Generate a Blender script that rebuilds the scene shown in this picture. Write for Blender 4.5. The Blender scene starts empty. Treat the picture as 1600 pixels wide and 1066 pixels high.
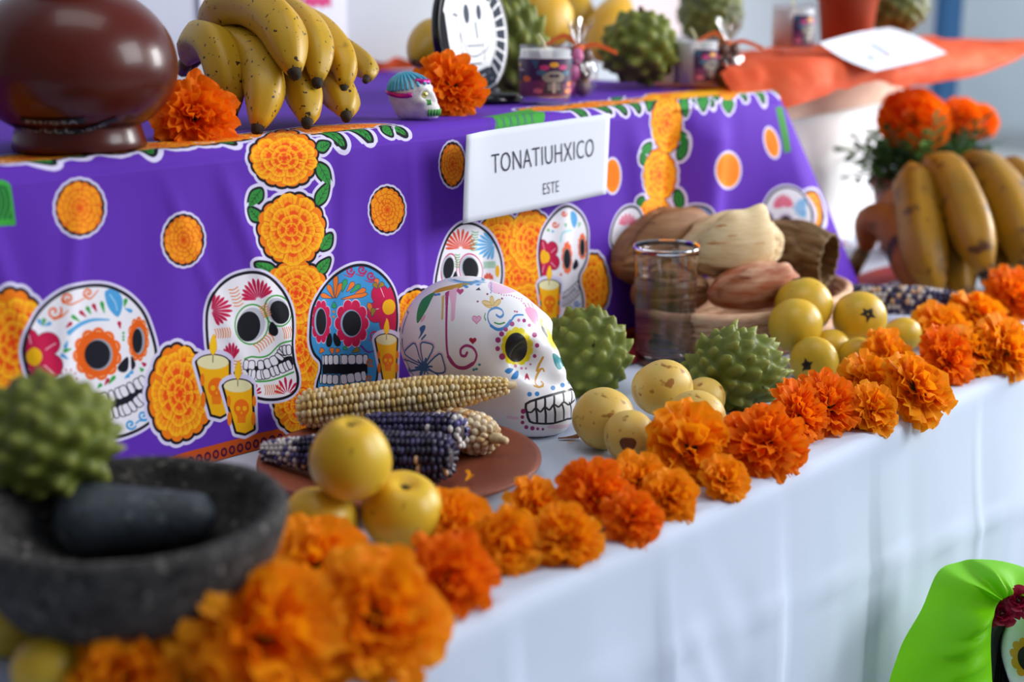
import bpy, bmesh, math, random
import numpy as np
from mathutils import Vector, Matrix, noise
from mathutils.bvhtree import BVHTree

random.seed(4)
rng = np.random.default_rng(4)
SC = bpy.context.scene
COL = SC.collection
PI = math.pi

# ------------------------------------------------------------------ camera, world, lights, exposure
# z = 0 is the top of the white table, x runs along the table, y away from its front edge
F = 50.0 / 36.0 * 1600.0
TH = math.radians(13.9)
AZ = math.radians(42.1)
H = 0.403
hv = np.array([math.cos(AZ), math.sin(AZ), 0.0])
RV = np.array([math.sin(AZ), -math.cos(AZ), 0.0])
FV = math.cos(TH) * hv - np.array([0, 0, math.sin(TH)])
UV_ = math.sin(TH) * hv + np.array([0, 0, math.cos(TH)])
CAMP = np.array([0, 0, H])

cam_d = bpy.data.cameras.new('camera')
cam = bpy.data.objects.new('camera', cam_d)
COL.objects.link(cam)
SC.camera = cam
cam.matrix_world = Matrix(((RV[0], UV_[0], -FV[0], 0), (RV[1], UV_[1], -FV[1], 0), (RV[2], UV_[2], -FV[2], H), (0, 0, 0, 1)))
cam_d.lens = 50
cam_d.sensor_width = 36
cam_d.clip_start = 0.05
cam_d.dof.use_dof = True
cam_d.dof.focus_distance = 1.33
cam_d.dof.aperture_fstop = 2.8

wd = bpy.data.worlds.new('daylight')
SC.world = wd
wd.use_nodes = True
wn = wd.node_tree.nodes
wn['Background'].inputs['Color'].default_value = (0.72, 0.82, 1.0, 1)
wn['Background'].inputs['Strength'].default_value = 0.23


def area(name, loc, target, sx, sy, power, color):
    d = bpy.data.lights.new(name, 'AREA')
    d.shape = 'RECTANGLE'
    d.size, d.size_y, d.energy, d.color = sx, sy, power, color
    o = bpy.data.objects.new(name, d)
    COL.objects.link(o)
    o.location = loc
    o.rotation_euler = (Vector(target) - Vector(loc)).to_track_quat('-Z', 'Y').to_euler()
    return o


area('window_daylight', (2.7, -1.6, 1.5), (1.0, 0.9, 0.0), 1.5, 1.6, 64, (0.95, 0.97, 1.0))
sp = area('carton_fill_light', (3.5, 0.15, 0.75), (1.82, 1.06, 0.12), 0.7, 0.9, 9, (1.0, 1.0, 1.0))  # added lamp that brightens the white carton; there is no doorway
sp.data.spread = math.radians(70)
area('far_wall_fill_light', (7.0, 2.6, 3.4), (10.0, 4.2, 0.6), 2.5, 2.0, 210, (0.95, 0.98, 1.0))  # added lamp that lifts the grey far wall, no source of its own
area('overhead_soft_light', (0.7, 0.5, 2.6), (1.0, 0.9, 0.0), 1.6, 1.0, 12, (1.0, 0.99, 0.97))  # broad soft area lamp above the scene, aimed at the table

SC.view_settings.view_transform = 'Standard'
SC.view_settings.look = 'None'
SC.view_settings.gamma = 1.0
SC.view_settings.use_curve_mapping = False
SC.view_settings.exposure = 0.30


# ------------------------------------------------------------------ geometry of the place
def ray(px, py):
    return FV + (px - 800.0) / F * RV - (py - 533.0) / F * UV_


def P(px, py, t):
    return CAMP + t * ray(px, py)


def at(px, py, z=0.0):
    d = ray(px, py)
    return CAMP + (z - H) / d[2] * d


def aty(px, py, y):
    d = ray(px, py)
    return CAMP + y / d[1] * d


def depth(p):
    return float(np.dot(np.asarray(p) - CAMP, FV))


# ------------------------------------------------------------------ materials
def lin(c):
    if isinstance(c, str):
        c = [int(c[i:i + 2], 16) / 255 for i in (0, 2, 4)]
    return tuple((v / 12.92 if v <= 0.04045 else ((v + 0.055) / 1.055) ** 2.4) for v in c[:3]) + (1.0,)


def setin(b, k, v):
    if k in b.inputs:
        b.inputs[k].default_value = v


def M(name, c, rough=0.5, c2=None, scale=30.0, bump=0.0, bscale=120.0, spec=0.5, trans=0.0, coat=0.0, sss=0.0,
      spots=None, lo=0.4, hi=0.65, attr=None, ior=1.45, transl=0.0, stretch=None, metal=0.0):
    m = bpy.data.materials.new(name)
    m.use_nodes = True
    nt = m.node_tree
    N, L = nt.nodes, nt.links
    b = N['Principled BSDF']
    b.inputs['Base Color'].default_value = lin(c)
    b.inputs['Roughness'].default_value = rough
    setin(b, 'Specular IOR Level', spec)
    setin(b, 'Transmission Weight', trans)
    setin(b, 'Coat Weight', coat)
    setin(b, 'IOR', ior)
    setin(b, 'Metallic', metal)
    if sss:
        setin(b, 'Subsurface Weight', sss)
        setin(b, 'Subsurface Radius', (0.01, 0.006, 0.003))
        setin(b, 'Subsurface Scale', 0.5)
    tc = N.new('ShaderNodeTexCoord')
    vec = tc.outputs['Object']
    if stretch:
        mp = N.new('ShaderNodeMapping')
        mp.inputs['Scale'].default_value = stretch
        L.new(vec, mp.inputs['Vector'])
        vec = mp.outputs['Vector']
    col = None
    if c2 is not None:
        n = N.new('ShaderNodeTexNoise')
        n.inputs['Scale'].default_value = scale
        n.inputs['Detail'].default_value = 5
        L.new(vec, n.inputs['Vector'])
        r = N.new('ShaderNodeValToRGB')
        r.color_ramp.elements[0].position = lo
        r.color_ramp.elements[0].color = lin(c)
        r.color_ramp.elements[1].position = hi
        r.color_ramp.elements[1].color = lin(c2)
        L.new(n.outputs['Fac'], r.inputs['Fac'])
        col = r.outputs['Color']
    if attr:
        a = N.new('ShaderNodeAttribute')
        a.attribute_name = 'tone'
        mx = N.new('ShaderNodeMix')
        mx.data_type = 'RGBA'
        L.new(a.outputs['Fac'], mx.inputs[0])
        if col is not None:
            L.new(col, mx.inputs[6])
        else:
            mx.inputs[6].default_value = lin(c)
        mx.inputs[7].default_value = lin(attr)
        col = mx.outputs[2]
    if spots:
        for sc_, sz, scol, cut in spots:
            v = N.new('ShaderNodeTexNoise')
            v.inputs['Scale'].default_value = sc_
            v.inputs['Detail'].default_value = 2
            L.new(vec, v.inputs['Vector'])
            r = N.new('ShaderNodeValToRGB')
            r.color_ramp.elements[0].position = cut
            r.color_ramp.elements[0].color = (0, 0, 0, 1)
            r.color_ramp.elements[1].position = cut + sz
            r.color_ramp.elements[1].color = (1, 1, 1, 1)
            L.new(v.outputs['Fac'], r.inputs['Fac'])
            mx = N.new('ShaderNodeMix')
            mx.data_type = 'RGBA'
            L.new(r.outputs['Color'], mx.inputs[0])
            if col is not None:
                L.new(col, mx.inputs[6])
            else:
                mx.inputs[6].default_value = lin(c)
            mx.inputs[7].default_value = lin(scol)
            col = mx.outputs[2]
    if col is not None:
        L.new(col, b.inputs['Base Color'])
    if bump:
        n = N.new('ShaderNodeTexNoise')
        n.inputs['Scale'].default_value = bscale
        n.inputs['Detail'].default_value = 4
        L.new(vec, n.inputs['Vector'])
        bp = N.new('ShaderNodeBump')
        bp.inputs['Strength'].default_value = bump
        bp.inputs['Distance'].default_value = 0.002
        L.new(n.outputs['Fac'], bp.inputs['Height'])
        L.new(bp.outputs['Normal'], b.inputs['Normal'])
    if transl:
        tr = N.new('ShaderNodeBsdfTranslucent')
        if col is not None:
            L.new(col, tr.inputs['Color'])
        else:
            tr.inputs['Color'].default_value = lin(c)
        ms = N.new('ShaderNodeMixShader')
        ms.inputs[0].default_value = transl
        L.new(b.outputs[0], ms.inputs[1])
        L.new(tr.outputs[0], ms.inputs[2])
        L.new(ms.outputs[0], N['Material Output'].inputs['Surface'])
    return m


def glassy(name, tint=(1, 1, 1), gloss=0.16, rough=0.03):
    """thin clear film: see-through with a glossy sheen that grows at grazing angles"""
    m = bpy.data.materials.new(name)
    m.use_nodes = True
    N, L = m.node_tree.nodes, m.node_tree.links
    N.remove(N['Principled BSDF'])
    t = N.new('ShaderNodeBsdfTransparent')
    t.inputs[0].default_value = tint + (1,)
    g = N.new('ShaderNodeBsdfGlossy')
    g.inputs['Roughness'].default_value = rough
    lw = N.new('ShaderNodeLayerWeight')
    lw.inputs['Blend'].default_value = .5
    pw = N.new('ShaderNodeMath')
    pw.operation = 'MULTIPLY_ADD'
    pw.inputs[1].default_value = gloss
    pw.inputs[2].default_value = .04
    L.new(lw.outputs['Facing'], pw.inputs[0])
    ms = N.new('ShaderNodeMixShader')
    L.new(pw.outputs[0], ms.inputs[0])
    L.new(t.outputs[0], ms.inputs[1])
    L.new(g.outputs[0], ms.inputs[2])
    L.new(ms.outputs[0], N['Material Output'].inputs['Surface'])
    return m


# ------------------------------------------------------------------ a small painter for flat print
class Canvas:
    """paints print and brushwork; y runs up; colours are sRGB"""

    def __init__(self, w, h, bg):
        self.w, self.h = w, h
        self.clip = None
        self.a = np.empty((h, w, 3), np.float32)
        self.a[:] = hexc(bg)

    def _box(self, p, m):
        x0 = max(int(p[:, 0].min() - m), 0)
        x1 = min(int(p[:, 0].max() + m) + 2, self.w)
        y0 = max(int(p[:, 1].min() - m), 0)
        y1 = min(int(p[:, 1].max() + m) + 2, self.h)
        return x0, x1, y0, y1

    def _blend(self, box, cov, color, alpha):
        x0, x1, y0, y1 = box
        c = np.asarray(hexc(color), np.float32)
        cv = (np.clip(cov, 0, 1) * alpha)[..., None]
        if self.clip is not None:
            cv = cv * self.clip[y0:y1, x0:x1, None]
        self.a[y0:y1, x0:x1] = self.a[y0:y1, x0:x1] * (1 - cv) + c * cv

    def fill(self, pts, color, grow=0.0, alpha=1.0):
        p = np.asarray(pts, np.float32)
        if len(p) < 3:
            return
        box = self._box(p, grow + 2)
        x0, x1, y0, y1 = box
        if x1 <= x0 or y1 <= y0:
            return
        X, Y = np.meshgrid(np.arange(x0, x1, dtype=np.float32) + .5, np.arange(y0, y1, dtype=np.float32) + .5)
        d2 = np.full(X.shape, 1e9, np.float32)
        ins = np.zeros(X.shape, bool)
        for i in range(len(p)):
            ax, ay = p[i]
            bx, by = p[(i + 1) % len(p)]
            ex, ey = bx - ax, by - ay
            l2 = ex * ex + ey * ey
            if l2 < 1e-9:
                continue
            t = np.clip(((X - ax) * ex + (Y - ay) * ey) / l2, 0, 1)
            d2 = np.minimum(d2, (X - ax - t * ex) ** 2 + (Y - ay - t * ey) ** 2)
            if abs(ey) > 1e-9:
                ins ^= ((ay > Y) != (by > Y)) & (X < ex * (Y - ay) / ey + ax)
        sd = np.sqrt(d2)
        sd = np.where(ins, -sd, sd)
        self._blend(box, grow - sd + .5, color, alpha)

    def stroke(self, pts, w, color, alpha=1.0):
        p = np.asarray(pts, np.float32)
        ws = np.linspace(w[0], w[1], len(p)) if isinstance(w, (tuple, list)) else np.full(len(p), w)
        box = self._box(p, ws.max() + 2)
        x0, x1, y0, y1 = box
        if x1 <= x0 or y1 <= y0:
            return
        X, Y = np.meshgrid(np.arange(x0, x1, dtype=np.float32) + .5, np.arange(y0, y1, dtype=np.float32) + .5)
        cov = np.full(X.shape, -1e9, np.float32)
        for i in range(len(p) - 1):
            ax, ay = p[i]
            ex, ey = p[i + 1] - p[i]
            l2 = max(ex * ex + ey * ey, 1e-9)
            t = np.clip(((X - ax) * ex + (Y - ay) * ey) / l2, 0, 1)
            d = np.sqrt((X - ax - t * ex) ** 2 + (Y - ay - t * ey) ** 2)
            cov = np.maximum(cov, (ws[i] * (1 - t) + ws[i + 1] * t) / 2 - d + .5)
        self._blend(box, cov, color, alpha)

    def clip_to(self, pts=None):
        self.clip = None
        if pts is not None:
            keep = self.a
            self.a = np.zeros_like(keep)
            self.fill(pts, 'ffffff')
            self.clip = self.a[..., 0].copy()
            self.a = keep

    def image(self, name):
        im = bpy.data.images.new(name, self.w, self.h, alpha=False)
        px = np.ones((self.h, self.w, 4), np.float32)
        px[..., :3] = np.clip(self.a, 0, 1)
        im.pixels.foreach_set(px.ravel())
        im.update()
        im.pack()
        return im


def hexc(c):
    return [int(c[i:i + 2], 16) / 255 for i in (0, 2, 4)] if isinstance(c, str) else c


def printed(name, canvas, rough=0.7, bump=0.0, bscale=600, spec=0.3, sss=0.0, coat=0.0):
    m = bpy.data.materials.new(name)
    m.use_nodes = True
    N, L = m.node_tree.nodes, m.node_tree.links
    b = N['Principled BSDF']
    b.inputs['Roughness'].default_value = rough
    setin(b, 'Specular IOR Level', spec)
    setin(b, 'Coat Weight', coat)
    t = N.new('ShaderNodeTexImage')
    t.image = canvas.image(name)
    t.extension = 'EXTEND'
    t.interpolation = 'Linear'
    uv = N.new('ShaderNodeUVMap')
    uv.uv_map = 'print'
    L.new(uv.outputs['UV'], t.inputs['Vector'])
    L.new(t.outputs['Color'], b.inputs['Base Color'])
    if bump:
        n = N.new('ShaderNodeTexNoise')
        n.inputs['Scale'].default_value = bscale
        tc = N.new('ShaderNodeTexCoord')
        L.new(tc.outputs['Object'], n.inputs['Vector'])
        bp = N.new('ShaderNodeBump')
        bp.inputs['Strength'].default_value = bump
        bp.inputs['Distance'].default_value = 0.001
        L.new(n.outputs['Fac'], bp.inputs['Height'])
        L.new(bp.outputs['Normal'], b.inputs['Normal'])
    return m


def ell(cx, cy, rx, ry, n=28, rot=0.0):
    a = np.linspace(0, 2 * PI, n, endpoint=False)
    x, y = rx * np.cos(a), ry * np.sin(a)
    c, s = math.cos(rot), math.sin(rot)
    return np.stack([cx + c * x - s * y, cy + s * x + c * y], 1)


def scallop(cx, cy, rx, ry, n, depth_=0.08, m=8, ph=0.0):
    a = np.linspace(0, 2 * PI, n * m, endpoint=False)
    k = 1 - depth_ + depth_ * np.abs(np.sin(n * a / 2 + ph)) ** .6 + (.022 * np.sin(3 * a + cx) + .018 * np.sin(5 * a + cy) if depth_ > .055 else 0)
    return np.stack([cx + rx * k * np.cos(a), cy + ry * k * np.sin(a)], 1)


def smooth_poly(pts, k=6, closed=True):
    p = np.asarray(pts, float)
    n = len(p)
    out = []
    for i in range(n if closed else n - 1):
        if closed:
            p0, p1, p2, p3 = p[i - 1], p[i], p[(i + 1) % n], p[(i + 2) % n]
        else:
            p0, p1, p2, p3 = p[max(i - 1, 0)], p[i], p[i + 1], p[min(i + 2, n - 1)]
        for j in range(k):
            t = j / k
            out.append(.5 * (2 * p1 + (p2 - p0) * t + (2 * p0 - 5 * p1 + 4 * p2 - p3) * t * t + (3 * p1 - p0 - 3 * p2 + p3) * t ** 3))
    if not closed:
        out.append(p[-1])
    return np.array(out)


# ------------------------------------------------------------------ mesh helpers
def thing(name, label, cat, loc=(0, 0, 0), rot=(0, 0, 0), group=None):
    o = bpy.data.objects.new(name, None)
    o.empty_display_size = 0.02
    COL.objects.link(o)
    o.location = [float(v) for v in loc]
    o.rotation_euler = rot
    o['label'] = label
    o['category'] = cat
    if group:
        o['group'] = group
    return o


def tag(o, label, cat, group=None):
    o['label'] = label
    o['category'] = cat
    if group:
        o['group'] = group
    return o


def make_mesh(name, verts, faces, mat=None, smooth=True, uv=None, tone=None):
    me = bpy.data.meshes.new(name)
    me.from_pydata([tuple(map(float, v)) for v in verts], [], [tuple(map(int, f)) for f in faces])
    me.update()
    if mat:
        me.materials.append(mat)
    if smooth:
        me.polygons.foreach_set('use_smooth', np.ones(len(me.polygons), bool))
    if uv is not None:
        lay = me.uv_layers.new(name='print')
        idx = np.empty(len(me.loops), np.int32)
        me.loops.foreach_get('vertex_index', idx)
        lay.data.foreach_set('uv', np.asarray(uv, np.float32)[idx].ravel())
    if tone is not None:
        at_ = me.attributes.new('tone', 'FLOAT', 'POINT')
        at_.data.foreach_set('value', np.asarray(tone, np.float32))
    return me


def obj(name, me, parent=None, loc=None, mtx=None):
    o = bpy.data.objects.new(name, me)
    COL.objects.link(o)
    if parent:
        o.parent = parent
    if mtx is not None:
        o.matrix_basis = mtx
    elif loc is not None:
        o.location = [float(v) for v in loc]
    return o


def part(name, verts, faces, mat, parent=None, smooth=True, uv=None, world=True, tone=None):
    """a mesh given in world coordinates, stored relative to its thing"""
    v = np.asarray(verts, float)
    if parent is not None and world:
        v = v - np.array(parent.location)
    return obj(name, make_mesh(name, v, faces, mat, smooth, uv, tone), parent)


def struct(name, verts, faces, mat, smooth=False):
    o = part(name, verts, faces, mat, None, smooth)
    o['kind'] = 'structure'
    return o


def copy_tree(o, parent=None):
    c = o.copy()
    COL.objects.link(c)
    if parent:
        c.parent = parent
    for ch in list(o.children):
        copy_tree(ch, c)
    return c


def box(lo, hi):
    x0, y0, z0 = lo
    x1, y1, z1 = hi
    v = [(x0, y0, z0), (x1, y0, z0), (x1, y1, z0), (x0, y1, z0), (x0, y0, z1), (x1, y0, z1), (x1, y1, z1), (x0, y1, z1)]
    f = [(0, 3, 2, 1), (4, 5, 6, 7), (0, 1, 5, 4), (1, 2, 6, 5), (2, 3, 7, 6), (3, 0, 4, 7)]
    return np.array(v, float), f


def grid(nu, nv, fn, closed_u=False, closed_v=False):
    """fn(u, v) with u, v in 0..1 as arrays -> (n, 3)"""
    us = np.linspace(0, 1, nu, endpoint=not closed_u)
    vs = np.linspace(0, 1, nv, endpoint=not closed_v)
    U, V = np.meshgrid(us, vs, indexing='ij')
    pts = fn(U.ravel(), V.ravel())
    f = []
    for i in range(nu if closed_u else nu - 1):
        for j in range(nv if closed_v else nv - 1):
            a, b = i, (i + 1) % nu
            c, d = j, (j + 1) % nv
            f.append((a * nv + c, b * nv + c, b * nv + d, a * nv + d))
    return pts, f, np.stack([U.ravel(), V.ravel()], 1)


def lathe(profile, seg=48, cap=True):
    pr = np.asarray(profile, float)
    n = len(pr)
    v, f = [], []
    for s in range(seg):
        a = 2 * PI * s / seg
        for r, z in pr:
            v.append((r * math.cos(a), r * math.sin(a), z))
    for s in range(seg):
        t = (s + 1) % seg
        for j in range(n - 1):
            f.append((s * n + j, t * n + j, t * n + j + 1, s * n + j + 1))
    if cap:
        if pr[0, 0] > 1e-6:
            f.append(tuple(s * n for s in range(seg))[::-1])
        if pr[-1, 0] > 1e-6:
            f.append(tuple(s * n + n - 1 for s in range(seg)))
    return np.array(v), f


def frame(d, up=(0, 0, 1)):
    d = np.asarray(d, float)
    d = d / np.linalg.norm(d)
    up = np.asarray(up, float)
    if abs(np.dot(d, up)) > .98:
        up = np.array([1.0, 0, 0])
    s = np.cross(d, up)
    s /= np.linalg.norm(s)
    u = np.cross(s, d)
    return d, s, u


def rot_to(d, spin=0.0):
    """matrix that takes local +Z to direction d"""
    q = Vector([float(v) for v in d]).normalized().to_track_quat('Z', 'Y')
    return q.to_matrix().to_4x4() @ Matrix.Rotation(spin, 4, 'Z')


def tube(path, radii, seg=12, caps=True, shape=None, closed=False, up=(0, 0, 1)):
    p = np.asarray(path, float)
    n = len(p)
    r = np.asarray(radii, float) if np.ndim(radii) else np.full(n, radii)
    v, f = [], []
    prev = None
    for i in range(n):
        if closed:
            d = p[(i + 1) % n] - p[i - 1]
        else:
            d = p[min(i + 1, n - 1)] - p[max(i - 1, 0)]
        d = d / (np.linalg.norm(d) + 1e-12)
        if prev is None:
            d, s, u = frame(d, up)
        else:
            s = prev - np.dot(prev, d) * d
            s /= np.linalg.norm(s)
            u = np.cross(s, d)
        prev = s
        for k in range(seg):
            a = 2 * PI * k / seg
            q = 1.0 if shape is None else shape(a)
            v.append(p[i] + r[i] * q * (math.cos(a) * s + math.sin(a) * u))
    m = n if closed else n - 1
    for i in range(m):
        j = (i + 1) % n
        for k in range(seg):
            l = (k + 1) % seg
            f.append((i * seg + k, j * seg + k, j * seg + l, i * seg + l))
    if caps and not closed:
        f.append(tuple(range(seg)))
        f.append(tuple(range((n - 1) * seg, n * seg))[::-1])
    return np.array(v), f


def join(*ms):
    V, Fc, k = [], [], 0
    for v, f in ms:
        V.append(np.asarray(v, float))
        Fc += [tuple(i + k for i in q) for q in f]
        k += len(v)
    return np.concatenate(V), Fc


def ball(rx, ry=None, rz=None, sub=3):
    bm = bmesh.new()
    bmesh.ops.create_icosphere(bm, subdivisions=sub, radius=1)
    v = np.array([x.co[:] for x in bm.verts])
    f = [tuple(x.index for x in q.verts) for q in bm.faces]
    bm.free()
    return v * np.array([rx, ry or rx, rz or rx]), f


def noise3(p, s, seed=0.0):
    return np.array([noise.noise(Vector((float(a) * s + seed, float(b) * s + seed * 1.7, float(c) * s - seed))) for a, b, c in p])


def surface_nets(fn, lo, hi, h):
    lo, hi = np.array(lo, float), np.array(hi, float)
    n = np.ceil((hi - lo) / h).astype(int) + 1
    ax = [lo[i] + h * np.arange(n[i]) for i in range(3)]
    X, Y, Z = np.meshgrid(*ax, indexing='ij')
    val = fn(X, Y, Z)
    c = n - 1
    acc = np.zeros(tuple(c) + (3,))
    cnt = np.zeros(tuple(c))
    quads = []
    ids = -np.ones(tuple(c), int)
    sg = val < 0
    info = []
    for a in range(3):
        sl0 = [slice(None)] * 3
        sl1 = [slice(None)] * 3
        sl0[a] = slice(0, -1)
        sl1[a] = slice(1, None)
        v0, v1 = val[tuple(sl0)], val[tuple(sl1)]
        ch = sg[tuple(sl0)] != sg[tuple(sl1)]
        I = np.argwhere(ch)
        t = v0[ch] / (v0[ch] - v1[ch])
        pos = I.astype(float)
        pos[:, a] += t
        b, d = [k for k in range(3) if k != a]
        for ob in (0, -1):
            for od in (0, -1):
                J = I.copy()
                J[:, b] += ob
                J[:, d] += od
                ok = (J >= 0).all(1) & (J < c).all(1)
                np.add.at(acc, tuple(J[ok].T), pos[ok])
                np.add.at(cnt, tuple(J[ok].T), 1)
        info.append((I, sg[tuple(sl0)][ch], a, b, d))
    has = cnt > 0
    ids[has] = np.arange(has.sum())
    verts = lo + h * acc[has] / cnt[has][:, None]
    for I, s0, a, b, d in info:
        ok = (I[:, b] >= 1) & (I[:, d] >= 1) & (I[:, b] < c[b]) & (I[:, d] < c[d])
        I, s0 = I[ok], s0[ok]
        Q = []
        for ob, od in ((-1, -1), (0, -1), (0, 0), (-1, 0)):
            J = I.copy()
            J[:, b] += ob
            J[:, d] += od
            Q.append(ids[tuple(J.T)])
        Q = np.stack(Q, 1)
        fl = s0 if a != 1 else ~s0
        Q[~fl] = Q[~fl][:, ::-1]
        quads.append(Q)
    return verts, [tuple(q) for q in np.concatenate(quads)]


def bvh_of(verts, faces):
    return BVHTree.FromPolygons([Vector(tuple(map(float, v))) for v in verts], [tuple(map(int, f)) for f in faces])


def text_mesh(body, spacing=1.0, thin=0.0):
    """flat outline of a word as verts (x, y) and faces, from Blender's own font"""
    cu = bpy.data.curves.new('lettering', 'FONT')
    cu.body = body
    cu.space_character = spacing
    cu.resolution_u = 3
    cu.offset = -thin
    o = bpy.data.objects.new('lettering', cu)
    COL.objects.link(o)
    dg = bpy.context.evaluated_depsgraph_get()
    me = bpy.data.meshes.new_from_object(o.evaluated_get(dg))
    v = np.array([x.co[:] for x in me.vertices])[:, :2]
    f = [tuple(p.vertices) for p in me.polygons]
    bpy.data.objects.remove(o)
    bpy.data.meshes.remove(me)
    bpy.data.curves.remove(cu)
    v = (v - v.min(0)) / (v.max(0) - v.min(0))
    return v, f


# ------------------------------------------------------------------ the setting
m_wall = M('wall_paint', 'c3c9d0', .85, c2='bcc3ca', scale=3, bump=.05)
m_far = M('grey_blue_paint', 'a9b4bd', .8, c2='a2adb7', scale=2)
m_floor = M('pale_floor', 'c9ccce', .35, c2='c0c4c7', scale=4)
m_trim = M('blue_trim_paint', '3f74a8', .5)
m_base = M('grey_band', '8f969b', .6)

struct('floor', *box((-3, -3, -.80), (14, 9, -.75)), m_floor)
struct('wall_back', *box((-2, 1.75, -.75), (3.60, 1.85, 2.6)), m_wall)
struct('added_dark_wall', *box((-1.15, -2.6, -.75), (-1.05, 1.85, 2.6)), M('dark_blocker_grey', '77777a', .85))  # unseen dark wall, added to cut ambient light from the left
struct('wall_far', *box((10.2, -3, -.75), (10.35, 9, 4.0)), m_far)
struct('dark_band_far', *box((10.15, -3, -.75), (10.2, 9, -.60)), m_base)  # darker grey strip along the foot of the far wall
struct('trim_1', *box((3.60, 1.72, -.75), (3.70, 1.86, 2.6)), m_trim)

# ------------------------------------------------------------------ white table
m_white = M('white_cotton', 'ccd7ea', .8, bump=.08, bscale=900, spec=.2)
m_wood = M('pine_wood', 'b58a5a', .6, c2='9c7346', scale=14, stretch=(1, 8, 8))
m_dark = M('dark_metal', '33363a', .4)

tbl = thing('folding_table', 'long folding table hidden under the white tablecloth', 'table', (1.1, 1.17, -.75))
part('tabletop', *box((-.35, .605, -.035), (2.6, 1.735, -.006)), m_wood, tbl)
for lx in (-.25, 2.5):
    for ly in (.68, 1.66):
        part('leg', *tube([(lx, ly, -.75), (lx, ly, -.03)], .015, 10), m_dark, tbl)


def white_cloth():
    xs = np.linspace(-.42, 2.66, 330)
    prof = [(1.742, 0), (1.5, 0), (1.3, 0), (1.15, 0), (1.0, 0), (.9, 0), (.8, 0), (.72, 0), (.66, 0), (.625, 0), (.607, -.0004), (.601, -.002), (.5975, -.006), (.596, -.012)]
    prof += [(.596, -z) for z in np.linspace(.02, .73, 64)]
    creases = np.array([-.4, -.2, -.02, .155, .33, .49, .66, .83, 1.0, 1.172, 1.39, 1.56, 1.73, 1.9, 2.1, 2.3, 2.5, 2.7])
    v, f = [], []
    for x in xs:
        i = int(np.searchsorted(creases, x)) - 1
        a, b = creases[i], creases[i + 1]
        t = (x - a) / (b - a)
        sgn = 1 if i % 2 else -1
        for y, z in prof:
            if z >= -.0001:
                w = .0006 * noise.noise(Vector((x * 9, y * 9, 0)))
                v.append((x, y, w - .0006))
            else:
                k = min(-z / .15, 1.0)
                hz = -.098 - .10 * (x - .85)
                dz = z - hz
                d = -k * (.003 * sgn * (2 * abs(t - .5)) + .0050 * math.exp(-(min(t, 1 - t) * (b - a) / .0045) ** 2))
                d -= k * (.0042 * math.exp(-(dz / .004) ** 2) + .007 * max(0, 1 - abs(dz) / .16))
                d += k * .003 * noise.noise(Vector((x * 7, z * 2.2, 3.1))) + k * .0018 * noise.noise(Vector((x * 26, z * 5, 8.1)))
                d -= .030 * k * (-z) + k * .004 * noise.noise(Vector(((x + z * .5) * 45, z * 7, 4.4))) * math.exp(-((x - .87) / .07) ** 2)
                v.append((x, y + d, z))
    n = len(prof)
    for i in range(len(xs) - 1):
        for j in range(n - 1):
            f.append((i * n + j, i * n + j + 1, (i + 1) * n + j + 1, (i + 1) * n + j))
    return v, f


tag(part('white_tablecloth', *white_cloth(), m_white), 'white cotton tablecloth with pressed fold lines covering the long table', 'tablecloth')

# ------------------------------------------------------------------ purple cloth over the raised tier
ZT = .275            # height of the tier
YF = 1.007           # its front face
XC = 1.64            # its right corner
RES = .0004          # metres per printed dot
S0, Z0 = .30, -.012
CW, CH = int((1.98 - S0) / RES), int((ZT + .115 - Z0) / RES)
cv = Canvas(CW, CH, '6030b0')


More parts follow.
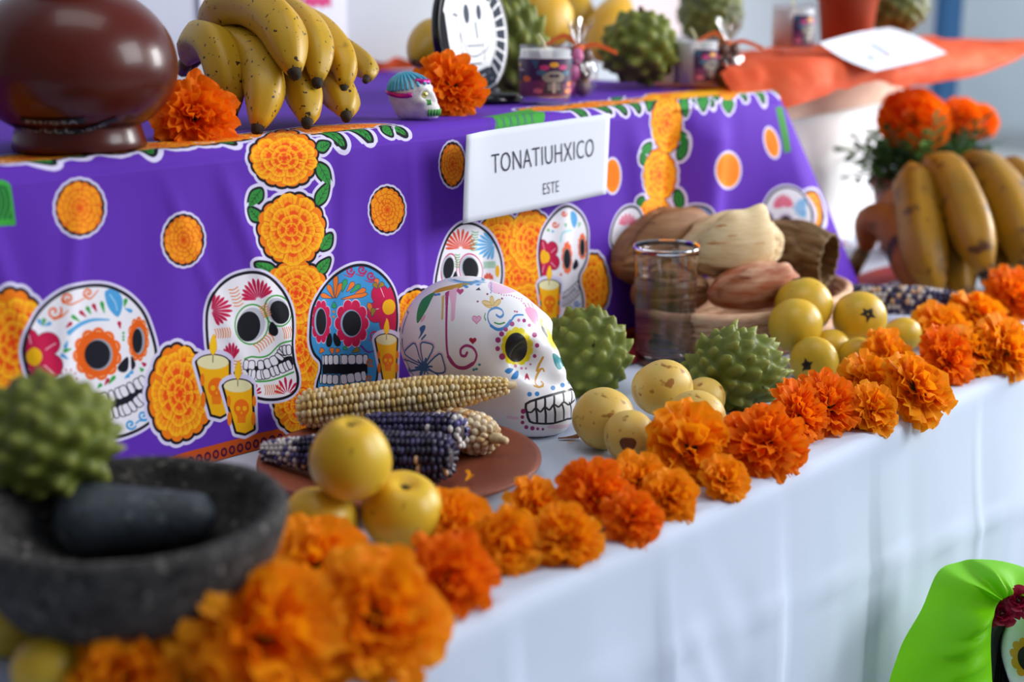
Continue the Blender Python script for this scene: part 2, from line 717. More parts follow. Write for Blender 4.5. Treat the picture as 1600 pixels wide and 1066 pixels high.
def purple_cloth():
    """(s, c): s runs along the front and round the right corner, c is height on the front and depth on the top"""
    ss = np.concatenate([np.linspace(.25, 1.3, 190), np.linspace(1.304, 1.98, 150)])
    cs = np.concatenate([np.linspace(.0, ZT - .012, 60), np.linspace(ZT - .010, ZT + .010, 9), ZT + np.array([.02, .04, .06, .08, .115, .2, .35, .55, .73])])
    R0 = .03
    arc = R0 * PI / 2
    s1 = XC - R0
    v, f, uv = [], [], []
    for s in ss:
        if s < s1:
            bx, by, nx, ny = s, YF, 0.0, -1.0
        elif s < s1 + arc:
            a = (s - s1) / R0
            bx, by, nx, ny = s1 + R0 * math.sin(a), YF + R0 - R0 * math.cos(a), math.sin(a), -math.cos(a)
        else:
            bx, by, nx, ny = XC, YF + R0 + (s - s1 - arc), 1.0, 0.0
        fl = math.exp(-((s - s1 - arc * .5) / .085) ** 2)
        for c in cs:
            if c < ZT - .0101:
                d = ZT - c
                k = min((d - .0101) / .10, 1.0)
                o = .012 + .02 * d + .44 * (d - .0101) * fl
                o += k * .0045 * noise.noise(Vector((s * 8 + d * 1.2, d * 2.0, 5.5)))
                o += k * .0022 * noise.noise(Vector((s * 22 + d * 4, d * 4.5, 1.5)))
                o += min((d - .0101) / .02, 1) * .0014 * noise.noise(Vector((s * 30, d * 9, 2.5)))
                fo = 0.0
                for sc_, wd_, am, sl in ((1.405, .022, -.016, -.1), (1.475, .028, .016, -.15), (.955, .006, .003, .02), (.725, .007, .0028, .35), (.60, .007, .003, -.2), (.665, .005, .002, .4), (1.06, .012, -.005, 0.0), (1.31, .02, .006, .1), (.50, .008, .003, .3), (.86, .01, -.003, -.1), (1.19, .012, .004, -.05)):
                    fo += am * math.exp(-((s - sc_ - sl * d) / wd_) ** 2)
                o += fo * min((d - .0101) / .04, 1.0)
                v.append((bx + nx * o, by + ny * o, c))
            elif c <= ZT + .0101:
                a = (c - (ZT - .010)) / .020 * PI / 2
                r = .012
                out = .012 - r + r * math.cos(a)
                v.append((bx + nx * out, by + ny * out, ZT - r + r * math.sin(a)))
            else:
                t = c - ZT
                q = min(max(s - s1 - arc, 0) , .3)
                x = bx - nx * (t if nx > .5 else 0) if s > s1 else bx
                if s > s1:
                    x = XC - max(t, 0) * min((s - s1) / arc, 1.0)
                    y = max(by, YF + t) if s >= s1 + arc else YF + t
                else:
                    x, y = bx, YF + t
                w = .0012 * noise.noise(Vector((x * 14, y * 14, 0)))
                v.append((x, y, ZT + w - .0012))
            uv.append(((s - S0) / (CW * RES), (c - Z0) / (CH * RES)))
    n = len(cs)
    for i in range(len(ss) - 1):
        for j in range(n - 1):
            f.append((i * n + j, (i + 1) * n + j, (i + 1) * n + j + 1, i * n + j + 1))
    return np.array(v), f, np.array(uv)


pc_v, pc_f, pc_uv = purple_cloth()
pc_bvh = bvh_of(pc_v, pc_f)


def cloth_px(pts):
    """photo pixels -> dots on the cloth's print, through the point of the cloth they show"""
    out = []
    for px, py in pts:
        d = ray(px, py)
        loc, nor, idx, _ = pc_bvh.ray_cast(Vector(CAMP), Vector(d).normalized())
        if idx is None:
            p = aty(px, py, YF - .012)
            out.append(((p[0] - S0) / RES, (p[2] - Z0) / RES))
            continue
        fc = pc_f[idx]
        a, b, c = (Vector(pc_v[fc[i]]) for i in (0, 1, 3))
        # bilinear patch is nearly flat: solve in the (ab, ac) basis
        e1, e2, w = b - a, c - a, loc - a
        g11, g12, g22 = e1.dot(e1), e1.dot(e2), e2.dot(e2)
        r1, r2 = w.dot(e1), w.dot(e2)
        det = g11 * g22 - g12 * g12
        s_, t_ = (r1 * g22 - r2 * g12) / det, (r2 * g11 - r1 * g12) / det
        u = pc_uv[fc[0]] + s_ * (pc_uv[fc[1]] - pc_uv[fc[0]]) + t_ * (pc_uv[fc[3]] - pc_uv[fc[0]])
        out.append((u[0] * CW, u[1] * CH))
    return np.array(out)


def cloth_xy(pts):
    p = np.asarray(pts, float)
    return np.stack([(p[:, 0] - S0) / RES, (p[:, 1] - Z0) / RES], 1)


KP = 1.6            # printed dots per photo pixel, for line widths


class Pen:
    """draws traced shapes on a canvas; T = (ox, oy, scale) says in which enlargement the points were read off"""

    def __init__(self, canvas, mapper, k, T=(0, 0, 1)):
        self.c, self.map, self.k, self.T = canvas, mapper, k, T

    def at(self, *T):
        return Pen(self.c, self.map, self.k, T)

    def q(self, pts):
        p = np.asarray(pts, float)
        ox, oy, s = self.T
        return self.map(np.stack([ox + p[:, 0] / s, oy + p[:, 1] / s], 1))

    def poly(self, pts, col, grow=0, sm=0, alpha=1.0):
        if sm:
            pts = smooth_poly(pts, sm)
        self.c.fill(self.q(pts), col, grow * self.k, alpha)

    def ell(self, cx, cy, rx, ry, col, rot=0, grow=0, alpha=1.0):
        self.c.fill(self.q(ell(cx, cy, rx, ry, 26, rot)), col, grow * self.k, alpha)

    def line(self, pts, w, col, sm=4, alpha=1.0):
        if sm:
            pts = smooth_poly(pts, sm, False)
        ws = tuple(x * self.k for x in w) if isinstance(w, tuple) else w * self.k
        self.c.stroke(self.q(pts), ws, col, alpha)

    def ring(self, pts, w, col, sm=0):
        if sm:
            pts = smooth_poly(pts, sm)
        p = self.q(pts)
        self.c.stroke(np.concatenate([p, p[:1]]), w * self.k, col)

    def drop(self, x0, y0, x1, y1, w, col, edge=None):
        """leaf or teardrop from a point to a round end"""
        a, b = np.array([x0, y0], float), np.array([x1, y1], float)
        d = b - a
        n = np.array([-d[1], d[0]]) / (np.linalg.norm(d) + 1e-9)
        pts = [a, a + .45 * d + n * w * .35, a + .8 * d + n * w * .5, b, a + .8 * d - n * w * .5, a + .45 * d - n * w * .35]
        if edge:
            self.poly(pts, edge, grow=.7, sm=4)
        self.poly(pts, col, sm=4)

    def fan(self, cx, cy, r0, r1, a0, a1, n, w, col):
        for i in range(n):
            a = math.radians(a0 + (a1 - a0) * i / (n - 1))
            k = 1 - .25 * abs(2 * i / (n - 1) - 1)
            self.drop(cx + r0 * math.cos(a), cy + r0 * math.sin(a), cx + k * r1 * math.cos(a), cy + k * r1 * math.sin(a), w, col)

    def hatch(self, x0, y0, x1, y1, n, w, lw, col):
        d = np.array([x1 - x0, y1 - y0], float)
        m = np.array([-d[1], d[0]]) / np.linalg.norm(d)
        for i in range(n):
            c = np.array([x0, y0]) + d * i / (n - 1)
            self.line([c - m * w, c + d / n * .5, c + m * w], lw, col, sm=3)

    def spiral(self, cx, cy, r, turns, a0, w, col, sgn=1):
        t = np.linspace(0, 1, 22)
        a = a0 + sgn * t * turns * 2 * PI
        rr = r * (1 - .85 * t)
        self.line(np.stack([cx + rr * np.cos(a), cy + rr * np.sin(a)], 1), w, col, sm=0)


pen = Pen(cv, cloth_px, KP)
flat = Pen(cv, cloth_xy, KP * .00063 / RES / 1.6 * 1.6)
WHT, BLK = 'd9d3f0', '15131f'


def blossom(pn, cx, cy, rx, ry, seed=0, outline=True, rings=((1.0, 12), (.72, 9), (.45, 6), (.23, 4)), red='ee500a', yel='ffb61a', lw=.45):
    """printed marigold: rings of three-lobed petals, yellow at the tip and red at the root"""
    r = random.Random(seed)
    if outline:
        o = scallop(cx, cy, rx, ry, 17, .07)
        pn.poly(o, WHT, grow=8.5)
        pn.poly(o, BLK, grow=3.6)
    pn.poly(scallop(cx, cy, rx, ry, 17, .07), 'f27d10')
    for k, n in rings:
        ph = r.random() * 6
        for i in range(n):
            a = ph + 2 * PI * i / n + r.uniform(-.16, .16)
            hw = PI / n * r.uniform(1.05, 1.5)
            kk = k * r.uniform(.88, 1.04)

            def sector(k0, k1, hw_, lobes=True):
                pts = []
                for t in np.linspace(-1, 1, 9):
                    q = k1 * (1 - .10 * t * t - (.035 * abs(math.cos(t * PI * 1.5)) if lobes else 0))
                    b = a + hw_ * t
                    pts.append((cx + rx * q * math.cos(b), cy + ry * q * math.sin(b)))
                for t in (.7, 0, -.7):
                    b = a + hw_ * .55 * t
                    pts.append((cx + rx * k0 * math.cos(b), cy + ry * k0 * math.sin(b)))
                return pts
            s_ = sector(kk * .35, kk, hw)
            pn.poly(s_, 'd8480c', grow=lw)
            pn.poly(s_, yel)
            pn.poly(sector(kk * .35, kk * .88, hw * .78, False), 'fb9a16')
            pn.poly(sector(kk * .35, kk * .74, hw * .55, False), red)
            if lw < .5 and k > .3:
                for b in (a - hw * .45, a + hw * .03, a + hw * .5):
                    pn.line([(cx + rx * kk * q * math.cos(b), cy + ry * kk * q * math.sin(b)) for q in (.62, .90)], (.9, .4), 'e0480c', sm=0)
    pn.ell(cx, cy, rx * .07, ry * .07, 'ee3e0c')


def medallion(pn, cx, cy, rx, ry, seed):
    o = scallop(cx, cy, rx, ry, 18, .05)
    pn.poly(o, WHT, grow=6)
    pn.poly(o, BLK, grow=2.6)
    blossom(pn, cx, cy, rx, ry, seed, False, ((1.0, 15), (.76, 12), (.53, 9), (.30, 5)), red='f06a0f', yel='fba01c', lw=.7)


def leaf(pn, x0, y0, x1, y1, w, outline=True, fill=True):
    a, b = np.array([x0, y0], float), np.array([x1, y1], float)
    d = b - a
    n = np.array([-d[1], d[0]]) / (np.linalg.norm(d) + 1e-9)
    pts = [a, a + .3 * d + n * w * .5, a + .65 * d + n * w * .42, b, a + .65 * d - n * w * .42, a + .3 * d - n * w * .5]
    if outline:
        pn.poly(pts, WHT, grow=8, sm=4)
        pn.poly(pts, BLK, grow=3.2, sm=4)
    if fill:
        pn.poly(pts, '2f8b3a', sm=4)
        pn.line([a, b], .8, '12301a', sm=0)
        for t in (.3, .5, .7):
            c = a + t * d
            pn.line([c, c + d * .12 + n * w * .26], .6, '12301a', sm=0)
            pn.line([c, c + d * .12 - n * w * .26], .6, '12301a', sm=0)


def skull_base(pn, outline, col='eceaf2'):
    o = smooth_poly(outline, 4)
    pn.poly(o, WHT, grow=8)
    pn.poly(o, BLK, grow=4)
    pn.poly(o, col)
    pn.c.clip_to(pn.q(o))
    return o


def teeth(pn, top, bot, n, h, wtop=1.0):
    """two polylines (gum lines) -> rounded teeth"""
    for line_, sg in ((top, 1), (bot, -1)):
        l = smooth_poly(line_, 8, False)
        for i in range(n):
            p = l[int((i + .5) / n * (len(l) - 1))]
            a, b = l[int(i / n * (len(l) - 1))], l[int((i + 1) / n * (len(l) - 1))]
            w = np.linalg.norm(b - a) * .5
            ang = math.atan2(b[1] - a[1], b[0] - a[0])
            c = p + np.array([-math.sin(ang), math.cos(ang)]) * h * .5 * sg
            pts = []
            for t in np.linspace(0, 2 * PI, 16, endpoint=False):
                x = math.copysign(abs(math.cos(t)) ** .6, math.cos(t)) * w * .96
                y = math.copysign(abs(math.sin(t)) ** .6, math.sin(t)) * h * .5
                pts.append((c[0] + x * math.cos(ang) - y * math.sin(ang), c[1] + x * math.sin(ang) + y * math.cos(ang)))
            pn.poly(pts, BLK, grow=1.1)
            pn.poly(pts, 'e9e6f0')


def candle(pn, top, rx, ry, bl, br, seed=0):
    """printed candle cup: wax ellipse, tapering body with an orange skull, flame"""
    cx, cy = top
    body = [(cx - rx, cy), (cx + rx, cy), br, ((bl[0] + br[0]) / 2, (bl[1] + br[1]) / 2 + ry * .5), bl]
    pn.poly(body, WHT, grow=8)
    pn.ell(cx, cy, rx, ry, WHT, grow=8)
    pn.poly(body, BLK, grow=3.4)
    pn.ell(cx, cy, rx, ry, BLK, grow=1.5)
    pn.poly(body, 'f7b410')
    mx, my = (bl[0] + br[0] + 2 * cx) / 4, (bl[1] + br[1]) / 4 + cy / 2
    w = rx * .55
    for sx in (-1, 1):
        pn.ell(mx + sx * rx * .85, my + w * 1.4, rx * .16, rx * .5, 'ef7a10')
        pn.ell(mx + sx * rx * .9, my - w * .9, rx * .14, rx * .4, 'ef7a10')
    pn.ell(mx, my, w, w * 1.15, 'ef6d10')
    pn.poly([(mx - w * .6, my + w * .7), (mx + w * .6, my + w * .7), (mx + w * .5, my + w * 1.9), (mx - w * .5, my + w * 1.9)], 'ef6d10')
    for sx in (-1, 1):
        pn.ell(mx + sx * w * .42, my + w * .05, w * .28, w * .32, 'f7b410')
    pn.poly([(mx, my + w * .35), (mx + w * .14, my + w * .75), (mx - w * .14, my + w * .75)], 'f7b410')
    for k in (-2, -1, 0, 1, 2):
        pn.line([(mx + k * w * .2, my + w * 1.1), (mx + k * w * .2, my + w * 1.8)], .5, 'f7b410', sm=0)
    pn.ell(cx, cy, rx, ry, 'e9e2b0')
    pn.line([(cx, cy), (cx, cy - ry * 1.2)], .9, BLK, sm=0)
    f = ry * 1.5
    fl = [(cx, cy - ry * 1.0), (cx + f * .35, cy - ry - f * .7), (cx + f * .1, cy - ry - f * 1.9), (cx - f * .3, cy - ry - f * .8)]
    pn.poly(fl, 'f0900f', grow=.6, sm=4)
    pn.poly(fl, 'fcc81e', sm=4)


def flower5(pn, cx, cy, r, col, ymul=1.0, a0=0.0, n=5):
    for i in range(n):
        a = a0 + 2 * PI * i / n
        pn.ell(cx + r * .62 * math.cos(a), cy + ymul * r * .62 * math.sin(a), r * .42, r * .40 * ymul, BLK, grow=.5)
    for i in range(n):
        a = a0 + 2 * PI * i / n
        pn.ell(cx + r * .62 * math.cos(a), cy + ymul * r * .62 * math.sin(a), r * .42, r * .40 * ymul, col)
        pn.line([(cx + r * .45 * math.cos(a + .2), cy + ymul * r * .45 * math.sin(a + .2)), (cx + r * .85 * math.cos(a + .2), cy + ymul * r * .85 * math.sin(a + .2))], 1.2, 'f2d5df', sm=0)
    pn.ell(cx, cy, r * .27, r * .30 * ymul, 'f2b90f')


def print_cloth():
    Z6 = pen.at(0, 400, 3.5525)
    Z7 = pen.at(280, 400, 3.5525)
    Z8 = pen.at(660, 300, 5.33)
    ZR = pen.at(940, 100, 3.5526)
    ZC = pen.at(360, 190, 4.4417)
    # hem: orange band with maroon lace along the foot of the cloth
    flat.poly([(.3, -.012), (1.98, -.012), (1.98, .015), (.3, .015)], 'c2501a')
    for i in range(200):
        x = .3 + i * .0085
        flat.ell(x, .006, .0034, .0042, '4a1638')
        flat.ell(x, .006, .0017, .0022, 'b8421c')
    # garland along the top edge
    r = random.Random(7)
    for xa, xb in ((.40, .955), (1.20, 1.62)):
        xs = np.arange(xa, xb, .030)
        items = [(x, ZT + .036 + r.uniform(-.004, .004), .026, .024) for x in xs]
        for x, c, a, b in items:
            flat.poly(scallop(x, c, a, b, 15, .07), WHT, grow=8)
        lfs = [(x, ZT + .022, x + r.uniform(-.004, .026), ZT - (.010 if x > .78 else -.006) + r.uniform(-.006, .008), .013) for x in np.arange(xa + .01, xb, .037)]
        for l_ in lfs:
            leaf(flat, *l_, True, False)
        for x, c, a, b in items:
            flat.poly(scallop(x, c, a, b, 15, .07), BLK, grow=4)
        for l_ in lfs:
            leaf(flat, *l_, False, True)
        for i, (x, c, a, b) in enumerate(items):
            blossom(flat, x, c, a, b, 40 + i, False, ((1, 12), (.72, 9), (.42, 6)))
            if i % 2:
                flat.spiral(x + .01, ZT + .02, .010, 1.2, 1.0, 2.2, 'e8e4f2')
    leaf(pen, 597, 196, 613, 212, 11)
    # green cut-paper banners in the print
    pen.poly([(752, 183), (828, 170), (838, 212), (764, 226)], '44a23c')
    for k in range(7):
        x = 760 + k * 11
        pen.line([(x, 186 - k * 1.6), (x + 5, 198 - k * 1.6), (x - 2, 222 - k * 1.6)], 1.3, '4a3a8c', sm=4)
        pen.line([(x + 4, 186 - k * 1.6), (x + 9, 205 - k * 1.6), (x + 14, 218 - k * 1.6)], 1.1, '4a3a8c', sm=4)
    pen.poly([(-40, 285), (5, 281), (17, 290), (25, 352), (-40, 356)], '3aa53c', sm=0)
    pen.poly([(-36, 292), (5, 289), (13, 294), (19, 342), (-36, 346)], '1f6a34')
    for k in range(5):
        pen.line([(-20 + k * 8, 294), (-14 + k * 8, 318), (-22 + k * 8, 344)], 1.6, '44b048', sm=3)
    # lone flower medallions
    for i, (x, y, a, b) in enumerate([(125, 325, 36, 41), (287, 375, 30, 38), (605, 328, 26, 34.5), (707, 257, 18, 33)]):
        medallion(pen, x, y, a, b, i)
    for i, (x, y, a, b) in enumerate([(957, 275, 12, 26), (1138, 266, 18.5, 27), (1206, 223, 10, 23)]):
        o = ell(x, y, a, b, 24, 0 if i < 2 else -.25)
        pen.poly(o, WHT, grow=4.5)
        pen.poly(o, 'f0880f')
        pen.poly(ell(x, y, a * .75, b * .75, 20), 'f47d12')
    # left blossom behind the first skull
    blossom(Z6, 70, 480, 215, 290, 11)
    # blossom between the skulls
    # ---- columns of blossoms with leaves
    lv = [(600, 190, 690, 150, 70), (610, 290, 690, 440, 80), (600, 580, 680, 430, 70), (630, 890, 700, 780, 80), (600, 1060, 690, 950, 70),
          (220, 520, 140, 560, 0), (215, 470, 130, 590, 80), (205, 690, 130, 600, 70), (320, 1060, 175, 985, 80)]
    ZCf = [(375, 255, 235, 200, 1), (425, 750, 235, 250, 2), (455, 1190, 225, 230, 3), (480, 1580, 170, 260, 4), (500, 1950, 200, 220, 5)]
    for x, y, a, b, s in ZCf:
        ZC.poly(scallop(x, y, a, b, 17, .07), WHT, grow=8)
    for q in lv:
        if q[4]:
            leaf(ZC, *q)
    for x, y, a, b, s in ZCf:
        ZC.poly(scallop(x, y, a, b, 17, .07), BLK, grow=3.6)
    for q in lv:
        if q[4]:
            leaf(ZC, *q, outline=False)
    for x, y, a, b, s in reversed(ZCf):
        blossom(ZC, x, y, a, b, s, False)
    ZRf = [(350, 150, 74, 60, 21), (362, 330, 86, 165, 22), (322, 620, 92, 150, 23), (300, 830, 90, 90, 24), (510, 135, 62, 52, 25), (700, 140, 60, 58, 26)]
    lr = [(450, 180, 470, 290, 40), (440, 380, 470, 470, 44), (430, 530, 470, 420, 40), (420, 700, 440, 820, 44), (275, 160, 262, 260, 40), (275, 440, 215, 520, 40), (245, 560, 222, 500, 36),
          (230, 740, 205, 800, 36), (560, 170, 565, 260, 50), (620, 120, 640, 200, 40), (700, 190, 705, 270, 56), (110, 170, 60, 200, 40)]
    for x, y, a, b, s in ZRf:
        ZR.poly(scallop(x, y, a, b, 17, .07), WHT, grow=6)
    for q in lr:
        leaf(ZR, *q)
    for x, y, a, b, s in ZRf:
        ZR.poly(scallop(x, y, a, b, 17, .07), BLK, grow=1.5)
    for q in lr:
        leaf(ZR, *q, outline=False)
    for x, y, a, b, s in ZRf:
        blossom(ZR, x, y, a, b, s, False, ((1, 14), (.75, 11), (.5, 8), (.28, 5)))
    # ---- blossoms beside skulls (seen between sign and ceramic skull)
    Z8f = [(640, 430, 190, 260, 31), (905, 420, 190, 270, 32), (800, 720, 210, 230, 33), (880, 960, 200, 220, 34)]
    for x, y, a, b, s in Z8f:
        Z8.poly(scallop(x, y, a, b, 17, .06), WHT, grow=6)
    for x, y, a, b, s in Z8f:
        Z8.poly(scallop(x, y, a, b, 17, .06), BLK, grow=2.6)
    for x, y, a, b, s in Z8f[2:] + Z8f[:2]:
        blossom(Z8, x, y, a, b, s, False)
    blossom(Z8, 1420, 780, 130, 260, 35)
    blossom(Z7, 1330, 330, 130, 140, 36)
    # ---- first skull: white, orange eye petals
    skull_base(Z6, [(145, 560), (150, 480), (175, 400), (220, 320), (290, 250), (370, 202), (450, 180), (540, 172), (620, 185), (700, 225), (760, 280), (800, 340), (830, 420),
                    (850, 490), (858, 545), (845, 600), (812, 650), (805, 720), (830, 790), (858, 850), (838, 905), (780, 950), (700, 985), (620, 1003), (540, 990), (480, 900), (440, 790), (330, 740), (190, 690)])
    flower5(Z6, 190, 560, 165, 'c01548', 1.0, .5)
    Z6.ell(190, 560, 38, 52, 'f0b40f')
    for cx, cy, rx, ry, bx, by, ex, ey in ((540, 545, 118, 128, 72, 80, 540, 548), (768, 462, 52, 108, 28, 68, 762, 472)):
        for i in range(11):
            a = 2 * PI * i / 11 + .2
            Z6.ell(cx + rx * .86 * math.cos(a), cy + ry * .86 * math.sin(a), rx * .30, ry * .30, 'e8600f')
        Z6.ell(cx, cy, rx * .92, ry * .92, 'e8600f')
        for i in range(11):
            a = 2 * PI * i / 11 + .2
            Z6.line([(cx + rx * 1.0 * math.cos(a + t), cy + ry * 1.0 * math.sin(a + t)) for t in (-.12, 0, .12)], 1.0, 'f4c9a8', sm=0)
        Z6.ell(ex + 8, ey, bx + 6, by + 8, '9aa0ad')
        Z6.ell(ex, ey, bx, by, '171824')
    Z6.poly([(708, 560), (655, 612), (662, 640), (692, 646), (712, 622)], '171824', sm=4)
    Z6.poly([(728, 553), (752, 598), (744, 625), (730, 628)], '171824', sm=4)
    Z6.poly([(585, 815), (700, 775), (800, 715), (808, 770), (720, 830), (600, 872)], '171824', sm=3)
    teeth(Z6, [(500, 770), (600, 752), (700, 712), (795, 660)], [(560, 915), (640, 902), (740, 868), (825, 800)], 9, 62)
    Z6.spiral(300, 310, 44, 1.2, -.5, 2.6, 'e8600f')
    Z6.line([(300, 350), (345, 335), (380, 300)], (3.2, 1), 'e8600f')
    Z6.spiral(378, 238, 34, 1.1, 2.4, 2.6, 'e8600f')
    Z6.line([(345, 240), (390, 270), (470, 235)], (3, 1.2), 'e8600f')
    Z6.spiral(490, 205, 26, 1.1, 2.4, 2.4, 'e8600f')
    Z6.line([(465, 215), (500, 238), (545, 190)], (3, 1.2), 'e8600f')
    Z6.poly([(585, 195), (640, 185), (680, 240), (672, 310), (650, 338), (610, 300), (588, 250)], '4d9fd8', sm=4)
    Z6.line([(610, 215), (640, 260), (650, 300)], 2.0, '9acbea')
    for x0, y0, x1, y1, c in ((445, 365, 395, 330, '34a048'), (480, 340, 440, 305, 'b3173f'), (505, 325, 480, 280, '34a048'), (538, 312, 515, 265, 'b3173f'), (580, 320, 562, 250, '34a048'),
                              (690, 290, 735, 310, '4d9fd8'), (690, 285, 700, 235, '34a048'), (365, 400, 400, 368, 'b3173f'), (668, 405, 660, 362, 'b3173f'), (375, 470, 360, 515, '4d9fd8'),
                              (400, 515, 350, 530, '34a048'), (380, 575, 335, 545, '4d9fd8'), (235, 390, 210, 350, '4d9fd8'), (240, 390, 245, 345, '34a048'), (245, 390, 285, 370, '4d9fd8'),
                              (600, 715, 640, 665, '34a048'), (580, 720, 605, 680, 'b3173f'), (540, 735, 565, 710, '34a048'), (690, 680, 720, 660, '4d9fd8'), (710, 660, 740, 640, '4d9fd8'),
                              (775, 620, 795, 640, '34a048'), (785, 590, 810, 610, 'b3173f')):
        Z6.drop(x0, y0, x1, y1, 22, c)
    Z6.line([(385, 425), (450, 378), (520, 355), (605, 355)], (7, 2), '5aa8dc')
    for y in (428, 448, 466):
        Z6.ell(685, y, 7, 7, '34a048')
    Z6.ell(380, 695, 30, 36, 'f08a5c')
    for i in range(6):
        a = PI + i * PI / 5
        Z6.ell(380 + 48 * math.cos(a), 680 + 50 * math.sin(a), 5, 5, 'b3173f')
    Z6.spiral(795, 885, 30, 1.2, .4, 3, '4d9fd8')
    Z6.spiral(725, 935, 30, 1.2, .4, 3, '4d9fd8')
    Z6.line([(755, 930), (775, 915), (810, 915)], 2.4, '4d9fd8')
    Z6.spiral(650, 950, 24, 1.2, .4, 3, '4d9fd8')
    cv.clip_to()
    # ---- blossom and candles
    blossom(Z6, 1000, 765, 180, 268, 12)
    # ---- second skull: white, green eye rims
    skull_base(Z7, [(165, 480), (160, 330), (180, 250), (222, 182), (290, 128), (370, 102), (440, 102), (500, 127), (558, 185), (600, 255), (622, 330), (626, 420), (624, 500), (632, 590),
                    (650, 660), (648, 722), (618, 765), (550, 788), (470, 788), (410, 765), (370, 700), (300, 640), (230, 600), (185, 560)])
    for cx, cy, rx, ry, gx, gy, rot in ((385, 392, 65, 84, 402, 380, .15), (557, 313, 52, 66, 548, 305, -.35)):
        Z7.ring(ell(gx, gy, rx * 1.42, ry * 1.32, 30, rot), 2.0, '3a9a3c')
        Z7.ell(gx, gy, rx * 1.22, ry * 1.18, 'eceaf2', rot)
        Z7.ell(gx, gy, rx * 1.15, ry * 1.12, 'b9bdc9', rot)
        Z7.ell(cx, cy, rx, ry, '14161f', rot)
    Z7.poly([(515, 365), (545, 400), (548, 430), (528, 445), (500, 430), (498, 395)], '14161f', sm=4)
    Z7.line([(365, 572), (400, 560), (450, 563), (500, 548), (560, 490), (622, 472)], 2.2, '3a9a3c')
    Z7.line([(395, 690), (440, 697), (500, 693), (560, 675), (635, 645)], 2.4, '3a9a3c')
    Z7.poly([(372, 610), (450, 612), (540, 580), (622, 555), (632, 605), (560, 630), (470, 660), (385, 655)], '14161f', sm=3)
    teeth(Z7, [(368, 578), (450, 582), (530, 550), (560, 505), (618, 495)], [(385, 682), (470, 684), (560, 655), (635, 622)], 10, 52)
    Z7.fan(440, 245, 14, 125, -175, -35, 11, 17, 'c01548')
    Z7.fan(175, 305, 10, 125, -75, 60, 10, 17, 'c01548')
    Z7.fan(290, 590, 14, 115, -120, -60, 6, 15, 'c01548')
    Z7.fan(600, 770, 14, 100, -165, -30, 7, 14, 'c01548')
    Z7.fan(415, 770, 8, 60, -130, -20, 5, 12, 'c01548')
    Z7.hatch(300, 180, 330, 270, 6, 26, 1.3, 'e8762a')
    Z7.hatch(200, 432, 280, 425, 7, 26, 1.3, 'e8762a')
    Z7.hatch(465, 275, 490, 330, 6, 24, 1.3, 'e8762a')
    Z7.hatch(430, 515, 510, 450, 7, 26, 1.3, 'e8762a')
    Z7.hatch(580, 430, 622, 422, 5, 30, 1.3, 'e8762a')
    Z7.hatch(325, 580, 335, 670, 6, 20, 1.3, 'e8762a')
    Z7.hatch(475, 745, 560, 740, 8, 26, 1.3, 'e8762a')
    cv.clip_to()
    candle(Z7, (187, 590), 88, 40, (180, 880), (277, 865))
    candle(Z7, (325, 722), 78, 36, (318, 975), (414, 960))
    # ---- third skull: blue, rose eye petals
    skull_base(Z7, [(735, 400), (745, 300), (780, 220), (830, 150), (900, 92), (970, 62), (1040, 62), (1110, 100), (1165, 160), (1195, 230), (1205, 320), (1200, 420), (1170, 520),
                    (1105, 600), (1092, 680), (1078, 740), (1050, 790), (900, 810), (785, 790), (770, 720), (790, 640), (788, 580), (755, 540), (735, 480)], '3f95d2')
    flower5(Z7, 1160, 285, 118, 'c4164c', 1.2, .3)
    Z7.ell(1170, 282, 30, 42, 'f0b40f')
    for cx, cy, rx, ry, bx, by in ((788, 365, 50, 108, 28, 72), (958, 375, 84, 120, 52, 70)):
        for i in range(10):
            a = 2 * PI * i / 10
            Z7.ell(cx + rx * .86 * math.cos(a), cy + ry * .86 * math.sin(a), rx * .31, ry * .31, 'f3cdd8')
            Z7.ell(cx + rx * .82 * math.cos(a), cy + ry * .82 * math.sin(a), rx * .30, ry * .30, 'c4164c')
        Z7.ell(cx, cy, rx * .86, ry * .86, 'c4164c')
        Z7.ell(cx - 4, cy, bx + 7, by + 7, '8fa9c4')
        Z7.ell(cx, cy, bx, by, '14161f')
    Z7.poly([(838, 428), (850, 470), (838, 505), (818, 498), (818, 460)], '14161f', sm=4)
    Z7.poly([(862, 428), (895, 470), (892, 498), (870, 500), (855, 465)], '14161f', sm=4)
    Z7.poly([(795, 600), (1045, 600), (1045, 655), (795, 655)], '14161f')
    teeth(Z7, [(798, 552), (900, 550), (1045, 548)], [(785, 708), (900, 712), (1040, 690)], 9, 52)
    for x0, y0, x1, y1, c in ((865, 230, 870, 105, 'e8762a'), (860, 235, 825, 160, 'e8762a'), (870, 235, 900, 150, 'e8762a'), (850, 235, 785, 215, 'e8762a'),
                              (900, 240, 1045, 210, 'e8762a'), (905, 200, 925, 130, '34a060'), (930, 200, 970, 145, 'e8762a'), (950, 205, 1005, 160, '34a060'), (975, 210, 1035, 185, 'e8762a'),
                              (860, 255, 860, 290, '34a060'), (1100, 175, 1095, 125, 'e8762a'), (1105, 175, 1135, 150, '9a7a2a'), (1100, 180, 1080, 150, '9a7a2a'),
                              (1075, 330, 1050, 260, 'e8762a'), (1070, 335, 1080, 290, '9a7a2a'), (852, 545, 845, 510, 'e8762a'), (870, 540, 885, 515, 'e8762a'), (780, 540, 800, 515, 'e8762a'),
                              (960, 535, 1000, 515, '9a7a2a'), (930, 520, 915, 505, '34a060'), (800, 760, 795, 725, 'e8762a'), (870, 770, 880, 720, 'e8762a'), (960, 745, 950, 705, '34a060')):
        Z7.drop(x0, y0, x1, y1, 26, c, '1c3a66')
    for x, y in ((858, 310), (858, 338)):
        Z7.ell(x, y, 7, 7, 'e8762a')
